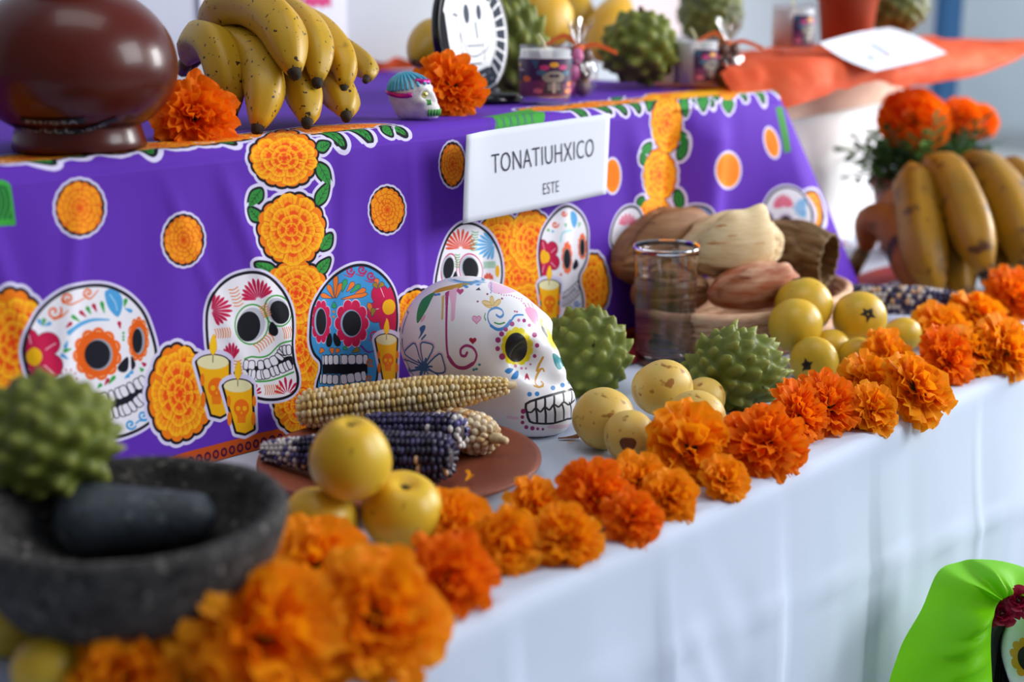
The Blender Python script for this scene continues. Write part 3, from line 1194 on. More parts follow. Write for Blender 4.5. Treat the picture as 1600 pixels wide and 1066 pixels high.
    for x, y, a in ((950, 80, .5), (1015, 75, .5), (1065, 110, .8), (1085, 440, 2)):
        Z7.spiral(x, y, 26, 1.2, a, 3.0, 'b8285e')
        Z7.line([(x + 20, y + 8), (x + 5, y + 36), (x - 35, y + 25)], (3, 1), 'b8285e')
    Z7.line([(1010, 500), (1050, 535), (1100, 515)], (4, 1.5), '6c3a94')
    Z7.spiral(1060, 590, 24, 1.1, 1, 3, 'c96a2a')
    Z7.spiral(1055, 680, 22, 1.1, 1, 3, 'c96a2a')
    cv.clip_to()
    candle(Z7, (1150, 465), 58, 30, (1135, 690), (1200, 690))
    # ---- fourth skull, facing the viewer, over the ceramic skull
    skull_base(Z8, [(120, 800), (145, 600), (190, 450), (240, 352), (310, 287), (380, 272), (460, 292), (540, 352), (600, 440), (640, 540), (655, 640), (650, 740), (600, 900), (400, 960), (200, 920)])
    for cx, cy, rx, ry, rot in ((218, 635, 44, 90, .15), (400, 638, 66, 92, -.2)):
        Z8.ring(ell(cx + 4, cy + 10, rx * 1.45, ry * 1.45, 28, rot), 2.0, 'c01f56')
        Z8.ell(cx - 8, cy, rx * 1.18, ry * 1.18, 'b4bac8', rot)
        Z8.ell(cx, cy, rx, ry, '14161f', rot)
    Z8.poly([(278, 660), (295, 720), (290, 780), (250, 780), (248, 720)], '14161f', sm=4)
    Z8.fan(318, 470, 14, 170, -180, 0, 12, 22, 'e0503a')
    Z8.fan(600, 440, 10, 170, 100, 245, 10, 22, '5aa8dc')
    Z8.hatch(440, 330, 425, 480, 8, 28, 1.4, '4aa05a')
    Z8.hatch(292, 520, 290, 620, 6, 20, 1.4, '3a9a3c')
    Z8.hatch(510, 610, 600, 605, 8, 26, 1.4, '5aa86a')
    Z8.fan(550, 730, 8, 60, -160, -20, 6, 18, 'e0503a')
    Z8.ell(625, 660, 18, 50, 'f2b01a')
    cv.clip_to()
    # ---- fifth skull, white, right of the blossoms
    skull_base(Z8, [(980, 560), (982, 450), (1002, 350), (1042, 270), (1110, 185), (1180, 135), (1240, 137), (1310, 190), (1350, 260), (1368, 340), (1366, 430), (1366, 520), (1345, 600), (1300, 690),
                    (1300, 780), (1322, 850), (1330, 950), (1300, 1010), (1150, 1060), (1010, 980), (1000, 750)])
    flower5(Z8, 1030, 545, 115, 'c01548', 1.35, .45)
    Z8.ell(1010, 540, 28, 60, 'f2b01a')
    for cx, cy, rx, ry, bx, by in ((1205, 550, 46, 140, 29, 84), (1332, 455, 38, 112, 20, 72)):
        Z8.poly(scallop(cx, cy, rx, ry, 11, .15), 'e8683a')
        Z8.ell(cx, cy + 8, bx + 4, by + 4, 'a8a8b4')
        Z8.ell(cx, cy + 8, bx, by, '14161f')
    Z8.poly([(1280, 560), (1300, 610), (1265, 650), (1250, 620)], '1b1c2a', sm=4)
    Z8.poly([(1165, 880), (1240, 830), (1300, 770), (1300, 810), (1240, 870), (1170, 915)], '1b1c2a', sm=3)
    teeth(Z8, [(1160, 850), (1230, 800), (1300, 735)], [(1170, 955), (1240, 915), (1310, 850)], 8, 60)
    Z8.poly([(1235, 165), (1275, 175), (1290, 240), (1265, 300), (1238, 250)], '5aa8dc', sm=4)
    Z8.line([(1150, 410), (1170, 340), (1240, 320)], 4, 'a8d8e4')
    Z8.spiral(1105, 270, 30, 1.1, 0, 3, 'e0603a')
    Z8.spiral(1180, 180, 26, 1.1, 0, 3, 'e0603a')
    for x0, y0, x1, y1, c in ((1060, 330, 1040, 310, '5ab86a'), (1080, 340, 1090, 320, '5aa8dc'), (1200, 300, 1190, 260, '8cc8a0'), (1300, 300, 1310, 250, '8cc8a0'), (1160, 700, 1150, 680, 'e0603a')):
        Z8.drop(x0, y0, x1, y1, 24, c)
    Z8.spiral(1285, 930, 28, 1.2, 0, 3, '5a88cc')
    Z8.spiral(1230, 965, 26, 1.2, 0, 3, '5a88cc')
    cv.clip_to()
    candle(Z8, (1055, 775), 86, 42, (1010, 1060), (1120, 1060))
    # ---- skulls at the far end, half behind the food
    skull_base(ZR, [(60, 1000), (62, 920), (90, 850), (130, 808), (180, 800), (215, 840), (225, 920), (210, 1020), (120, 1060)], 'e9e6f0')
    ZR.fan(145, 900, 8, 75, -160, -20, 8, 14, 'e06a8a')
    ZR.fan(130, 1010, 8, 70, -150, -20, 8, 14, 'c03a6a')
    cv.clip_to()
    skull_base(ZR, [(445, 900), (455, 830), (490, 800), (540, 795), (590, 810), (625, 860), (620, 960), (530, 1010), (460, 970)], '7f8fc4')
    cv.clip_to()
    blossom(ZR, 1165, 830, 56, 125, 27, True, ((1, 12), (.7, 9), (.4, 6)))
    skull_base(ZR, [(890, 860), (915, 780), (960, 715), (1030, 690), (1100, 715), (1150, 790), (1165, 870), (1140, 960), (1040, 1010), (930, 960)], 'e9e6f0')
    for x, y, a, b in ((920, 868, 30, 40), (1022, 890, 38, 48)):
        ZR.ell(x, y, a * 1.3, b * 1.3, 'c4b4cc')
        ZR.ell(x, y, a, b, '1b1c2a')
    ZR.fan(1010, 800, 8, 80, -170, -20, 9, 18, 'e0708a')
    ZR.fan(1140, 800, 8, 80, 110, 250, 7, 18, '7ab4e4')
    cv.clip_to()
    pen.poly([(1212, 168), (1222, 166), (1236, 236), (1226, 240)], '3e8a3c', sm=0)


print_cloth()
cv.a[-70:] = hexc('6030b0')
m_purple = printed('purple_print_cotton', cv, .75, bump=.12, bscale=1400, spec=.15)
pcl = thing('purple_tablecloth', 'purple cotton cloth printed with painted skulls and marigolds, draped over the raised tier', 'tablecloth', (1.0, 1.3, 0))
part('cloth', pc_v, pc_f, m_purple, pcl, uv=pc_uv)
part('riser_box', *box((.27, YF + .006, .001), (XC - .01, 1.735, ZT - .006)), m_wood, pcl, smooth=False)

# ------------------------------------------------------------------ ceramic skull (signed-distance modelling, one continuous surface)
def sd_ell(X, Y, Z, c, r):
    a, b, d = (X - c[0]) / r[0], (Y - c[1]) / r[1], (Z - c[2]) / r[2]
    k0 = np.sqrt(a * a + b * b + d * d)
    k1 = np.sqrt((a / r[0]) ** 2 + (b / r[1]) ** 2 + (d / r[2]) ** 2) + 1e-9
    return k0 * (k0 - 1) / k1


def smin(a, b, k):
    h = np.clip(.5 + .5 * (b - a) / k, 0, 1)
    return b * (1 - h) + a * h - k * h * (1 - h)


def smax(a, b, k):
    return -smin(-a, -b, k)


def skull_sdf(X, Y, Z):
    """faces +x, up z, stands on z = 0"""
    X, Y, Z = X / 1.05, Y / 1.05, Z / 1.05
    Ya = np.abs(Y)
    d = sd_ell(X, Y, Z, (-.022, 0, .076), (.062, .056, .058))
    d = smin(d, sd_ell(X, Y, Z, (.016, 0, .072), (.042, .043, .048)), .02)
    d = smin(d, sd_ell(X, Y, Z, (.034, 0, .032), (.038, .038, .038)), .018)      # jaws
    d = smin(d, sd_ell(X, Y, Z, (-.015, 0, .030), (.050, .043, .042)), .02)
    d = smin(d, sd_ell(X, Ya, Z, (.034, .032, .052), (.020, .013, .012)), .012)   # cheekbones
    d = smin(d, sd_ell(X, Ya, Z, (.037, .021, .090), (.012, .016, .008)), .016)   # brows
    d = smin(d, sd_ell(X, Y, Z, (.056, 0, .064), (.013, .010, .018)), .012)      # nose
    d = smin(d, sd_ell(X, Y, Z, (.066, 0, .054), (.008, .009, .007)), .008)
    d = smin(d, sd_ell(X, Y, Z, (.048, 0, .028), (.034, .034, .024)), .010)      # teeth bulge
    d = smin(d, sd_ell(X, Y, Z, (.044, 0, .010), (.034, .031, .016)), .010)      # chin
    d = smax(d, -sd_ell(X, Ya, Z, (.058, .030, .073), (.021, .0145, .0165)), .006)   # eye sockets
    d = smax(d, -Z, .004)
    return d


SK_LOC = np.array([.950, .888, 0.0])
SK_ROT = math.atan2(-.955, .30)
sk_v, sk_f = surface_nets(skull_sdf, (-.10, -.075, -.006), (.095, .075, .16), .0022)
Rz = np.array([[math.cos(SK_ROT), -math.sin(SK_ROT), 0], [math.sin(SK_ROT), math.cos(SK_ROT), 0], [0, 0, 1]])
sk_w = sk_v @ Rz.T + SK_LOC
sk_bvh = bvh_of(sk_w, sk_f)
SKW, SKH = 1760, 640
sk_c = Canvas(SKW, SKH, 'f0f0f4')


def sk_uv(loc):
    """wrap around the skull's upright axis; u = 0.5 faces forward"""
    th = np.arctan2(loc[..., 1], loc[..., 0])
    return np.stack([th / (2 * PI) + .5, (loc[..., 2] + .005) / .165], -1)


def skull_px(pts):
    out = []
    for px, py in pts:
        d = Vector(ray(px, py)).normalized()
        loc, *_ = sk_bvh.ray_cast(Vector(CAMP), d)
        if loc is None:
            loc, *_ = sk_bvh.find_nearest(Vector(P(px, py, 1.33)))
        l = (np.array(loc) - SK_LOC) @ Rz
        u = sk_uv(l)
        out.append((u[0] * SKW, u[1] * SKH))
    return np.array(out)


def heart(cx, cy, s):
    t = np.linspace(0, 2 * PI, 22, endpoint=False)
    return np.stack([cx + s * np.sin(t) ** 3, cy - s * (.81 * np.cos(t) - .31 * np.cos(2 * t) - .12 * np.cos(3 * t) - .06 * np.cos(4 * t))], 1)


def paint_skull():
    pn = Pen(sk_c, skull_px, 2.3, (560, 400, 3.5525))
    MAG, PNK, BLU, DBL, GLD, GRN = 'a8327a', 'ecb6d2', '3f86cc', '2465a0', 'c99838', '2a8c46'
    # crown: pink patch and gold band
    pn.poly([(735, 138), (800, 140), (870, 170), (892, 190), (825, 208), (752, 206), (720, 170)], 'eac0da', sm=4)
    pn.poly([(412, 205), (450, 180), (540, 158), (640, 138), (690, 136), (600, 164), (545, 186), (500, 190), (440, 204)], 'c8962c', sm=3)
    for x, y in ((590, 165), (625, 156), (645, 148), (665, 158), (685, 140), (655, 140), (600, 172), (445, 213), (428, 216)):
        pn.ell(x, y, 11, 7, BLU)
    for i in range(7):
        pn.ell(735 + (i % 2) * 3, 150 + i * 9, 3.5, 3.5, BLU)
    for i in range(10):
        pn.ell(780 + i * 14, 208 + 4 * math.sin(i) + i * 3.2, 3.5, 3.5, 'c06a9a')
    for i in range(7):
        pn.ell(905 + i * 11, 250 + i * 14, 3.5, 3.5, 'c06a9a')
    pn.ell(880, 310, 5, 5, 'b03a7a')
    pn.ell(868, 308, 5, 5, 'b03a7a')
    pn.poly([(650, 190), (670, 174), (680, 190)], '3a3050')
    for x, y in ((662, 253), (716, 212), (797, 237)):
        pn.ell(x, y, 6, 5, '8a2a5a')
    # back of the head
    pn.line([(245, 330), (215, 385), (200, 420)], 5, BLU)
    pn.line([(300, 262), (270, 300), (240, 340)], 3, BLU)
    pn.poly([(328, 374), (326, 312), (348, 250), (385, 218), (424, 203), (402, 250), (372, 310)], GRN, sm=4)
    pn.poly([(345, 370), (350, 345), (372, 325), (368, 350)], PNK, sm=3)
    pn.line([(470, 222), (468, 290), (465, 350)], 3, 'd8b46a')
    pn.line([(520, 190), (528, 250), (524, 350)], 7, PNK)
    pn.line([(493, 200), (490, 300), (488, 420), (492, 520), (507, 580), (540, 613), (590, 624), (638, 598), (656, 552), (637, 512), (598, 498), (569, 518), (570, 550), (592, 556), (603, 538)], (3.5, 4.6), MAG)
    pn.line([(500, 560), (540, 612), (590, 622), (635, 598)], 6, MAG)
    pn.poly(heart(565, 197, 20), 'b84080')
    pn.poly(heart(656, 352, 25), 'eab2d0')
    pn.ring(heart(656, 352, 25), 1, 'cf6a9e')
    pn.poly(heart(635, 470, 21), 'a81838')
    # gold tulip
    for x, y, a in ((718, 272, .5), (742, 250, 1.45), (770, 262, 2.3), (712, 262, .3)):
        pn.ell(x, y, 27, 12, 'e6c88a', rot=a)
        pn.ring(ell(x, y, 27, 12, 20, a), .9, 'c99838')
    # blue scroll
    pn.line([(915, 328), (872, 330), (846, 362), (810, 398), (770, 405), (736, 386), (718, 346), (726, 306), (762, 288), (796, 300), (804, 326), (786, 340), (766, 328)], (2, 3.4), BLU)
    pn.line([(846, 362), (810, 400), (770, 408), (734, 386)], 4.4, BLU)
    pn.line([(755, 370), (782, 378), (812, 370)], 2, GRN)
    pn.line([(704, 320), (700, 340), (706, 356)], 2, GRN)
    # strawberry
    pn.poly([(925, 300), (950, 285), (985, 300), (1000, 345), (996, 395), (960, 360)], 'eaa0c4', sm=4)
    for x in (922, 940, 960):
        pn.line([(x + 12, 288), (x, 262)], 1.6, 'c05080')
    # blue flower
    pet = [[(352, 600), (258, 545), (285, 500), (315, 488), (338, 560)], [(362, 600), (345, 490), (385, 484), (416, 506), (376, 590)], [(376, 612), (448, 543), (470, 580), (480, 642), (430, 650), (386, 622)],
           [(345, 612), (250, 575), (238, 618), (250, 642), (342, 626)], [(350, 632), (252, 650), (240, 668), (300, 692), (345, 662)], [(375, 632), (440, 660), (430, 690), (372, 690)]]
    for q in pet:
        pn.ring(q, 8, 'e8cfe0', sm=3)
    for q in pet:
        pn.poly(q, 'ecebf2', sm=3)
        pn.ring(q, 2.4, DBL, sm=3)
    pn.ell(362, 614, 25, 27, DBL)
    for a in range(6):
        pn.line([(362, 614), (362 + 46 * math.cos(a), 614 + 46 * math.sin(a))], 3, DBL, sm=0)
    pn.poly([(332, 462), (345, 430), (340, 400), (365, 384), (372, 400), (352, 440)], DBL, sm=3)
    pn.line([(352, 462), (372, 440)], 3, DBL)
    pn.line([(205, 465), (215, 510), (235, 550)], (5, 2), DBL)
    pn.line([(235, 485), (240, 515)], (4, 2), DBL)
    # eyes
    pn.poly(scallop(880, 505, 90, 108, 13, .10), 'ecd916')
    pn.ell(876, 508, 62, 82, '1d1d1f')
    for x, y, r_ in ((795, 433, 14), (775, 467, 15), (773, 515, 13), (798, 559, 17), (818, 408, 12), (853, 378, 13), (890, 357, 9), (920, 359, 10), (949, 385, 9), (978, 438, 14), (992, 497, 12), (978, 556, 10),
                     (872, 611, 9), (905, 624, 7), (930, 625, 6), (955, 602, 6)):
        pn.ell(x, y, r_, r_ * 1.05, MAG if r_ > 9 else 'c878a8')
    pn.poly([(1014, 345), (1040, 385), (1085, 465), (1100, 520), (1075, 505), (1035, 440), (1010, 385)], 'ecd916', sm=3)
    pn.poly([(1016, 385), (1035, 405), (1052, 450), (1040, 445), (1018, 410)], '1d1d1f', sm=3)
    pn.poly([(1078, 545), (1105, 552), (1140, 602), (1116, 632), (1090, 602)], '1f8f98', sm=4)
    # cheek
    pn.poly([(812, 640), (835, 622), (860, 630), (835, 655)], BLU, sm=4)
    pn.poly([(846, 682), (868, 645), (888, 640), (882, 680)], BLU, sm=4)
    pn.poly([(922, 688), (935, 650), (950, 690), (935, 678)], 'b02848', sm=3)
    for q in ([(1025, 562), (1005, 600), (990, 640), (1020, 625), (1030, 640)], [(1010, 630), (990, 665), (982, 705), (1005, 728), (1026, 712), (1015, 698)], [(975, 720), (1000, 730), (1025, 722)]):
        pn.line(q, 2.4, 'd09a3c')
    for x, y in ((950, 768), (992, 766), (1080, 733), (1133, 718), (1175, 700)):
        pn.ell(x, y, 13, 13, BLU)
    for x, y in ((655, 628), (672, 604), (640, 632)):
        pn.ell(x, y, 8, 7, '2f8fae')
    # teeth
    mouth = [(930, 822), (990, 796), (1070, 772), (1150, 750), (1204, 738), (1206, 800), (1198, 892), (1160, 905), (1080, 930), (1000, 930), (952, 920), (936, 872)]
    pn.poly(mouth, 'ecebef')
    pn.ring(mouth, 3.2, '23242a', sm=2)
    pn.line([(936, 866), (960, 868), (985, 846), (1010, 866), (1035, 840), (1060, 855), (1085, 826), (1112, 838), (1140, 812), (1168, 826), (1200, 800)], 2.6, '23242a')
    for a, b in (((985, 800), (985, 846)), ((1035, 784), (1035, 840)), ((1085, 768), (1085, 826)), ((1135, 754), (1140, 812)), ((1180, 742), (1182, 812)),
                 ((985, 850), (992, 926)), ((1035, 848), (1040, 932)), ((1085, 835), (1092, 926)), ((1130, 822), (1140, 912)), ((1172, 815), (1180, 898))):
        pn.line([a, b], 2.8, '23242a', sm=0)
    for x, y, r_ in ((915, 863, 14), (910, 895, 10), (911, 925, 10), (932, 951, 11), (966, 957, 12), (995, 960, 8), (1024, 962, 7)):
        pn.ell(x, y, r_, r_, 'a02a72')
    pn.line([(830, 895), (880, 902)], 5, 'ecd2e2', sm=0)
    pn.line([(1060, 948), (1175, 938)], 6, 'ecd2e2', sm=0)


paint_skull()
m_skull = printed('painted_ceramic', sk_c, .38, bump=.06, bscale=60, spec=.4, coat=.1)
skt = thing('ceramic_skull', 'white ceramic skull painted with flowers, yellow-ringed eyes and outlined teeth', 'skull', SK_LOC)
sk_faces_uv = sk_uv(sk_v)
part('skull_body', sk_w, sk_f, m_skull, skt, uv=sk_faces_uv)

# ------------------------------------------------------------------ clay plate with corn cobs
m_clay = M('terracotta', '8a4a34', .42, c2='7c3f2c', scale=18, bump=.05, bscale=80, spec=.4)
PL = P(625, 718, 1.2)
PL[2] = 0
pl_v, pl_f = lathe([(0, .004), (.05, .004), (.062, .0), (.066, .0), (.072, .005), (.098, .012), (.116, .0165), (.1195, .019), (.119, .0215), (.115, .0215), (.098, .0175), (.075, .0115), (.05, .0095), (0, .009)], 96, False)
tag(part('clay_plate', pl_v + PL, pl_f, m_clay), 'shallow brown clay plate holding four corn cobs in front of the ceramic skull', 'plate')

K_COL = {'cream': ['e6d3a0', 'dcc48a', 'e3c987', 'd9b870', 'ead9ae'], 'blue': ['2a2740', '3a3556', '232236', '44406a', '57548a', 'cfcac4', 'd9b38c'], 'tan': ['c99a5c', 'd8b684', 'dcc49c', 'b9844a', 'e0cfae']}
K_MAT = {}
for k_, cs_ in K_COL.items():
    K_MAT[k_] = [M('kernel_' + k_, c_, .34, spec=.5, sss=.05 if k_ != 'blue' else 0) for c_ in cs_]


def kernel_geom(w, l, h):
    """rounded kernel: width across, length along the cob, height outward (z)"""
    v, f = [], []
    nu, nv = 8, 4
    for j in range(nv + 1):
        ph = (j / nv) * PI / 2
        for i in range(nu):
            a = 2 * PI * i / nu + PI / 8
            c, s = math.cos(a), math.sin(a)
            q = (abs(c) ** 3 + abs(s) ** 3) ** (-1 / 3)
            rr = math.cos(ph) ** .38 if j < nv else .25
            v.append((w * .5 * q * c * rr, l * .5 * q * s * rr, h * math.sin(ph)))
    for j in range(nv):
        for i in range(nu):
            f.append((j * nu + i, j * nu + (i + 1) % nu, (j + 1) * nu + (i + 1) % nu, (j + 1) * nu + i))
    f.append(tuple(nv * nu + i for i in range(nu)))
    return np.array(v), f


m_cob = {'cream': M('cream_cob_core', 'b8935a', .7), 'blue': M('blue_cob_core', '3a3038', .7), 'tan': M('tan_cob_core', '9a6a3c', .7)}
m_stub = M('dry_cob_stub', 'd8c39a', .8, c2='b59a6c', scale=80)


def corn(label, a, b, prof, rows, n_along, style, pick, stub=None, name='corn_cob', group='corn cobs'):
    """a -> b axis (world), prof(t) radius, pick(t, ang, rnd) -> colour index; kernels the camera sees are parts"""
    a, b = np.array(a), np.array(b)
    L = np.linalg.norm(b - a)
    d, s, u = frame(b - a)
    t = thing(name, label, 'corn', (a + b) / 2, group=group)
    ts = np.linspace(0, 1, 14)
    part('cob_core', *tube([a + (b - a) * x for x in ts], [max(prof(x) - .0042, .0015) for x in ts], 16), m_cob[style], t)
    if stub:
        k0, k1, r0 = stub
        p0, p1 = a + (b - a) * k0, a + (b - a) * k1
        part('stub', *tube([p0, p0 * .5 + p1 * .5, p1], [r0, r0 * .8, r0 * .55], 9), m_stub, t)
    dl = L / n_along
    protos = {}
    far = {}
    rnd = random.Random(len(label) + 11)
    mid = np.array(t.location)
    for j in range(n_along):
        x = (j + .5) / n_along
        for r in range(rows):
            off = (r % 2) * .5 / n_along * .6
            xx = min(max(x + off + rnd.uniform(-.12, .12) / n_along, 0), 1)
            rad = prof(xx)
            ang = 2 * PI * (r + rnd.uniform(-.08, .08)) / rows + .10 * math.sin(xx * 3)
            slope = (prof(min(xx + .02, 1)) - prof(max(xx - .02, 0))) / (.04 * L)
            nrm = math.cos(ang) * s + math.sin(ang) * u
            nrm = nrm - slope * .8 * d
            nrm /= np.linalg.norm(nrm)
            pos = a + (b - a) * xx + (math.cos(ang) * s + math.sin(ang) * u) * (rad - .0050)
            w = 2 * PI * max(rad - .001, .003) / rows * 1.0
            ci = pick(xx, ang, rnd)
            wq = round(w * 2000) / 2000
            side = np.cross(nrm, d)
            side /= np.linalg.norm(side)
            dd = np.cross(side, nrm) * -1
            sc = rnd.uniform(.92, 1.06)
            mtx = np.stack([side, np.cross(nrm, side), nrm], 1) * sc
            view = CAMP - pos
            seen = np.dot(nrm, view / np.linalg.norm(view)) > -.05
            if seen:
                key = (wq, ci)
                if key not in protos:
                    kv, kf = kernel_geom(wq * 1.0, dl * 1.02, .0056)
                    protos[key] = make_mesh('kernel', kv, kf, K_MAT[style][ci])
                m4 = np.eye(4)
                m4[:3, :3] = mtx
                m4[:3, 3] = pos - mid
                obj('kernel', protos[key], t, mtx=Matrix([list(map(float, q)) for q in m4]))
            else:
                kv, kf = kernel_geom(wq * 1.0, dl * 1.02, .0056)
                far.setdefault(ci, []).append((kv @ mtx.T + pos, kf))
    if far:
        ms, fs, mi = [], [], []
        k = 0
        me_v, me_f = [], []
        for ci, lst in far.items():
            for v, f in lst:
                me_v.append(v)
                me_f += [tuple(i + k for i in q) for q in f]
                mi += [ci] * len(f)
                k += len(v)
        o = part('kernel_underside', np.concatenate(me_v), me_f, None, t)
        for m_ in K_MAT[style]:
            o.data.materials.append(m_)
        o.data.polygons.foreach_set('material_index', np.array(mi, np.int32))
        o['kind'] = 'stuff'
    return t


def cob_prof(r, tail=.3, head=.05, tip=.3):
    def fn(x):
        k = 1.0
        if x > 1 - tail:
            q = (x - 1 + tail) / tail
            k = 1 - (1 - tip) * q ** 1.5
        if x < head:
            k *= .55 + .45 * math.sqrt(max(x / head, 0))
        return r * k
    return fn


corn('long cream corn cob lying on top of the blue cobs on the clay plate', P(468, 641, 1.272), P(792, 603, 1.262), cob_prof(.0178, .42, .06, .38), 13, 40, 'cream',
     lambda x, a, r: r.choice([0, 0, 1, 2, 4, 4, 3]) if math.sin(a * 3 + x * 7) < .75 else r.choice([2, 3]), stub=(.98, 1.045, .005))
corn('short tan corn cob with a bare stub at the right edge of the plate', P(640, 655, 1.30), P(768, 684, 1.222), cob_prof(.0195, .18, .10, .55), 14, 16, 'tan',
     lambda x, a, r: r.choice([1, 2, 4, 4]) if x > .8 else r.choice([0, 0, 3, 1, 2]), stub=(.97, 1.17, .0055))
corn('short dark blue corn cob with white kernels, behind the foremost blue cob', P(565, 676, 1.235), P(722, 676, 1.205), cob_prof(.0172, .10, .10, .72), 14, 19, 'blue',
     lambda x, a, r: r.choice([4, 5]) if x > .93 else (r.choice([5, 5, 4]) if r.random() < .12 else r.choice([0, 1, 1, 3, 2])))
corn('foremost blue corn cob, its pale narrow end pointing left off the plate', P(706, 716, 1.150), P(412, 705, 1.185), cob_prof(.0205, .62, .07, .40), 15, 38, 'blue',
     lambda x, a, r: r.choice([5, 5, 0, 4, 5]) if x > .80 else (r.choice([5, 6, 6]) if r.random() < .06 else r.choice([0, 2, 2, 1, 0, 3])))
corn('purple and white speckled corn cob lying below the right-hand bananas', P(1288, 464, 1.80), P(1518, 474, 1.735), cob_prof(.0185, .35, .06, .5), 14, 30, 'blue',
     lambda x, a, r: r.choice([5, 5, 6]) if (r.random() < .42 and x < .8) else r.choice([0, 1, 3, 3]))

# ------------------------------------------------------------------ marigolds
m_pet = {'deep': M('deep_orange_petal', 'ff7e0a', .6, c2='ff9214', scale=60, spec=.2, transl=.42), 'warm': M('warm_orange_petal', 'ff9e08', .6, c2='ffae1a', scale=60, spec=.2, transl=.42)}
m_green = M('calyx_green', '5c7a34', .6, c2='74904a', scale=40)


def petal_geom(base, d, up, L, W, curl, ruff, seed, nu=4, nv=5):
    """fan-shaped ruffled petal from base along d, its face towards up"""
    d, s, u = frame(d, up)
    ph = seed * 2.39
    v, f = [], []
    for i in range(nu):
        t = i / (nu - 1)
        wid = W * (.22 + .78 * t ** .8) * (1.0 if t < .9 else .94)
        for j in range(nv):
            q = j / (nv - 1) * 2 - 1
            p = base + d * L * t * (1 - .16 * q * q * t) + s * wid * .5 * q
            p = p + u * (curl * L * t * t + ruff * t * t * math.sin(q * 4.2 + ph) + .10 * W * q * q * (1 - t))
            v.append(p)
    for i in range(nu - 1):
        for j in range(nv - 1):
            f.append((i * nv + j, i * nv + j + 1, (i + 1) * nv + j + 1, (i + 1) * nv + j))
    return np.array(v), f


def head_mesh(kind, seed):
    """unit marigold head: radius 1, opening towards +z"""
    r = random.Random(seed)
    ms = []
    n = 150 if kind == 'deep' else 105
    for i in range(n):
        x = (i + .5) / n
        th = math.acos(1 - x * (1 - math.cos(math.radians(104))))
        ph = i * 2.39996 + r.uniform(-.2, .2)
        d = np.array([math.sin(th) * math.cos(ph), math.sin(th) * math.sin(ph), math.cos(th)])
        d = d + np.array([r.uniform(-.16, .16) for _ in range(3)])
        d /= np.linalg.norm(d)
        size = r.uniform(.70, 1.14) * (1 - .10 * math.cos(th) ** 2)
        base = d * .30 * np.array([1, 1, .8])
        W = r.uniform(.30, .44) if kind == 'deep' else r.uniform(.42, .62)
        up = np.array([0, 0, 1.0]) * 1.0 + .35 * np.array([math.cos(ph), math.sin(ph), 0]) * -1
        if th < .35:
            up = np.array([math.cos(ph + 1), math.sin(ph + 1), 0.1])
        ms.append(petal_geom(base, d, up, (size - .30) * 1.0, W, r.uniform(-.25, .22), .085 if kind == 'deep' else .10, i + seed))
    v, f = join(*ms)
    v = v * np.array([1, 1, .82])
    v[:, 2] -= .12
    return make_mesh('ruffle', v, f, m_pet[kind])


def pompon_mesh(seed):
    r = random.Random(seed)
    ms = []
    for i in range(300):
        x = (i + .5) / 300
        th = math.acos(1 - x * (1 - math.cos(math.radians(128))))
        ph = i * 2.39996
        d = np.array([math.sin(th) * math.cos(ph), math.sin(th) * math.sin(ph), math.cos(th)])
        up = np.array([-math.cos(ph) * .4, -math.sin(ph) * .4, 1.0]) if th > .35 else np.array([1.0, 0, .1])
        ms.append(petal_geom(d * .45, d, up, .55 * r.uniform(.88, 1.04), r.uniform(.20, .28), r.uniform(-.2, .2), .05, i, 3, 4))
    v, f = join(*ms)
    return make_mesh('ruffle', v * np.array([1, 1, .80]), f, m_pet['deep'])


HEADS = {k: [head_mesh(k, sd) for sd in sds] for k, sds in (('deep', (1, 2, 3)), ('warm', (4, 5, 6)))}
PETALS = {}
for k in ('deep', 'warm'):
    for q in range(3):
        v_, f_ = petal_geom(np.array([.32, 0, -.12]), np.array([1, 0, -.12 + .12 * q]), (0, 0, 1), .68, .60 if k == 'warm' else .46, -.06 - .1 * q, .07, q * 3 + 1, 5, 7)
        PETALS[k, q] = make_mesh('petal', v_, f_, m_pet[k])
cal_v, cal_f = lathe([(0, -.62), (.10, -.60), (.17, -.50), (.30, -.28), (.36, -.10), (.30, 0)], 14, False)
CALYX = make_mesh('calyx', cal_v, cal_f, m_green)


def marigold(label, pos, R, axis, kind, seed, group, cat='flower'):
    t = thing('marigold', label, cat, pos, group=group)
    t.rotation_mode = 'QUATERNION'
    t.rotation_quaternion = (rot_to(axis, seed * 1.3)).to_quaternion()
    t.scale = (R, R, R)
    o = obj('ruffle', HEADS[kind][seed % 3], t)
    o['kind'] = 'stuff'
    obj('calyx', CALYX, t)
    r = random.Random(seed)
    n = 13
    for i in range(n):
        obj('petal', PETALS[kind, r.randrange(3)], t, mtx=Matrix.Rotation(2 * PI * (i + r.uniform(-.3, .3)) / n, 4, 'Z') @ Matrix.Rotation(r.uniform(-.2, .3), 4, 'Y') @ Matrix.Scale(r.uniform(.88, 1.06), 4))
    return t


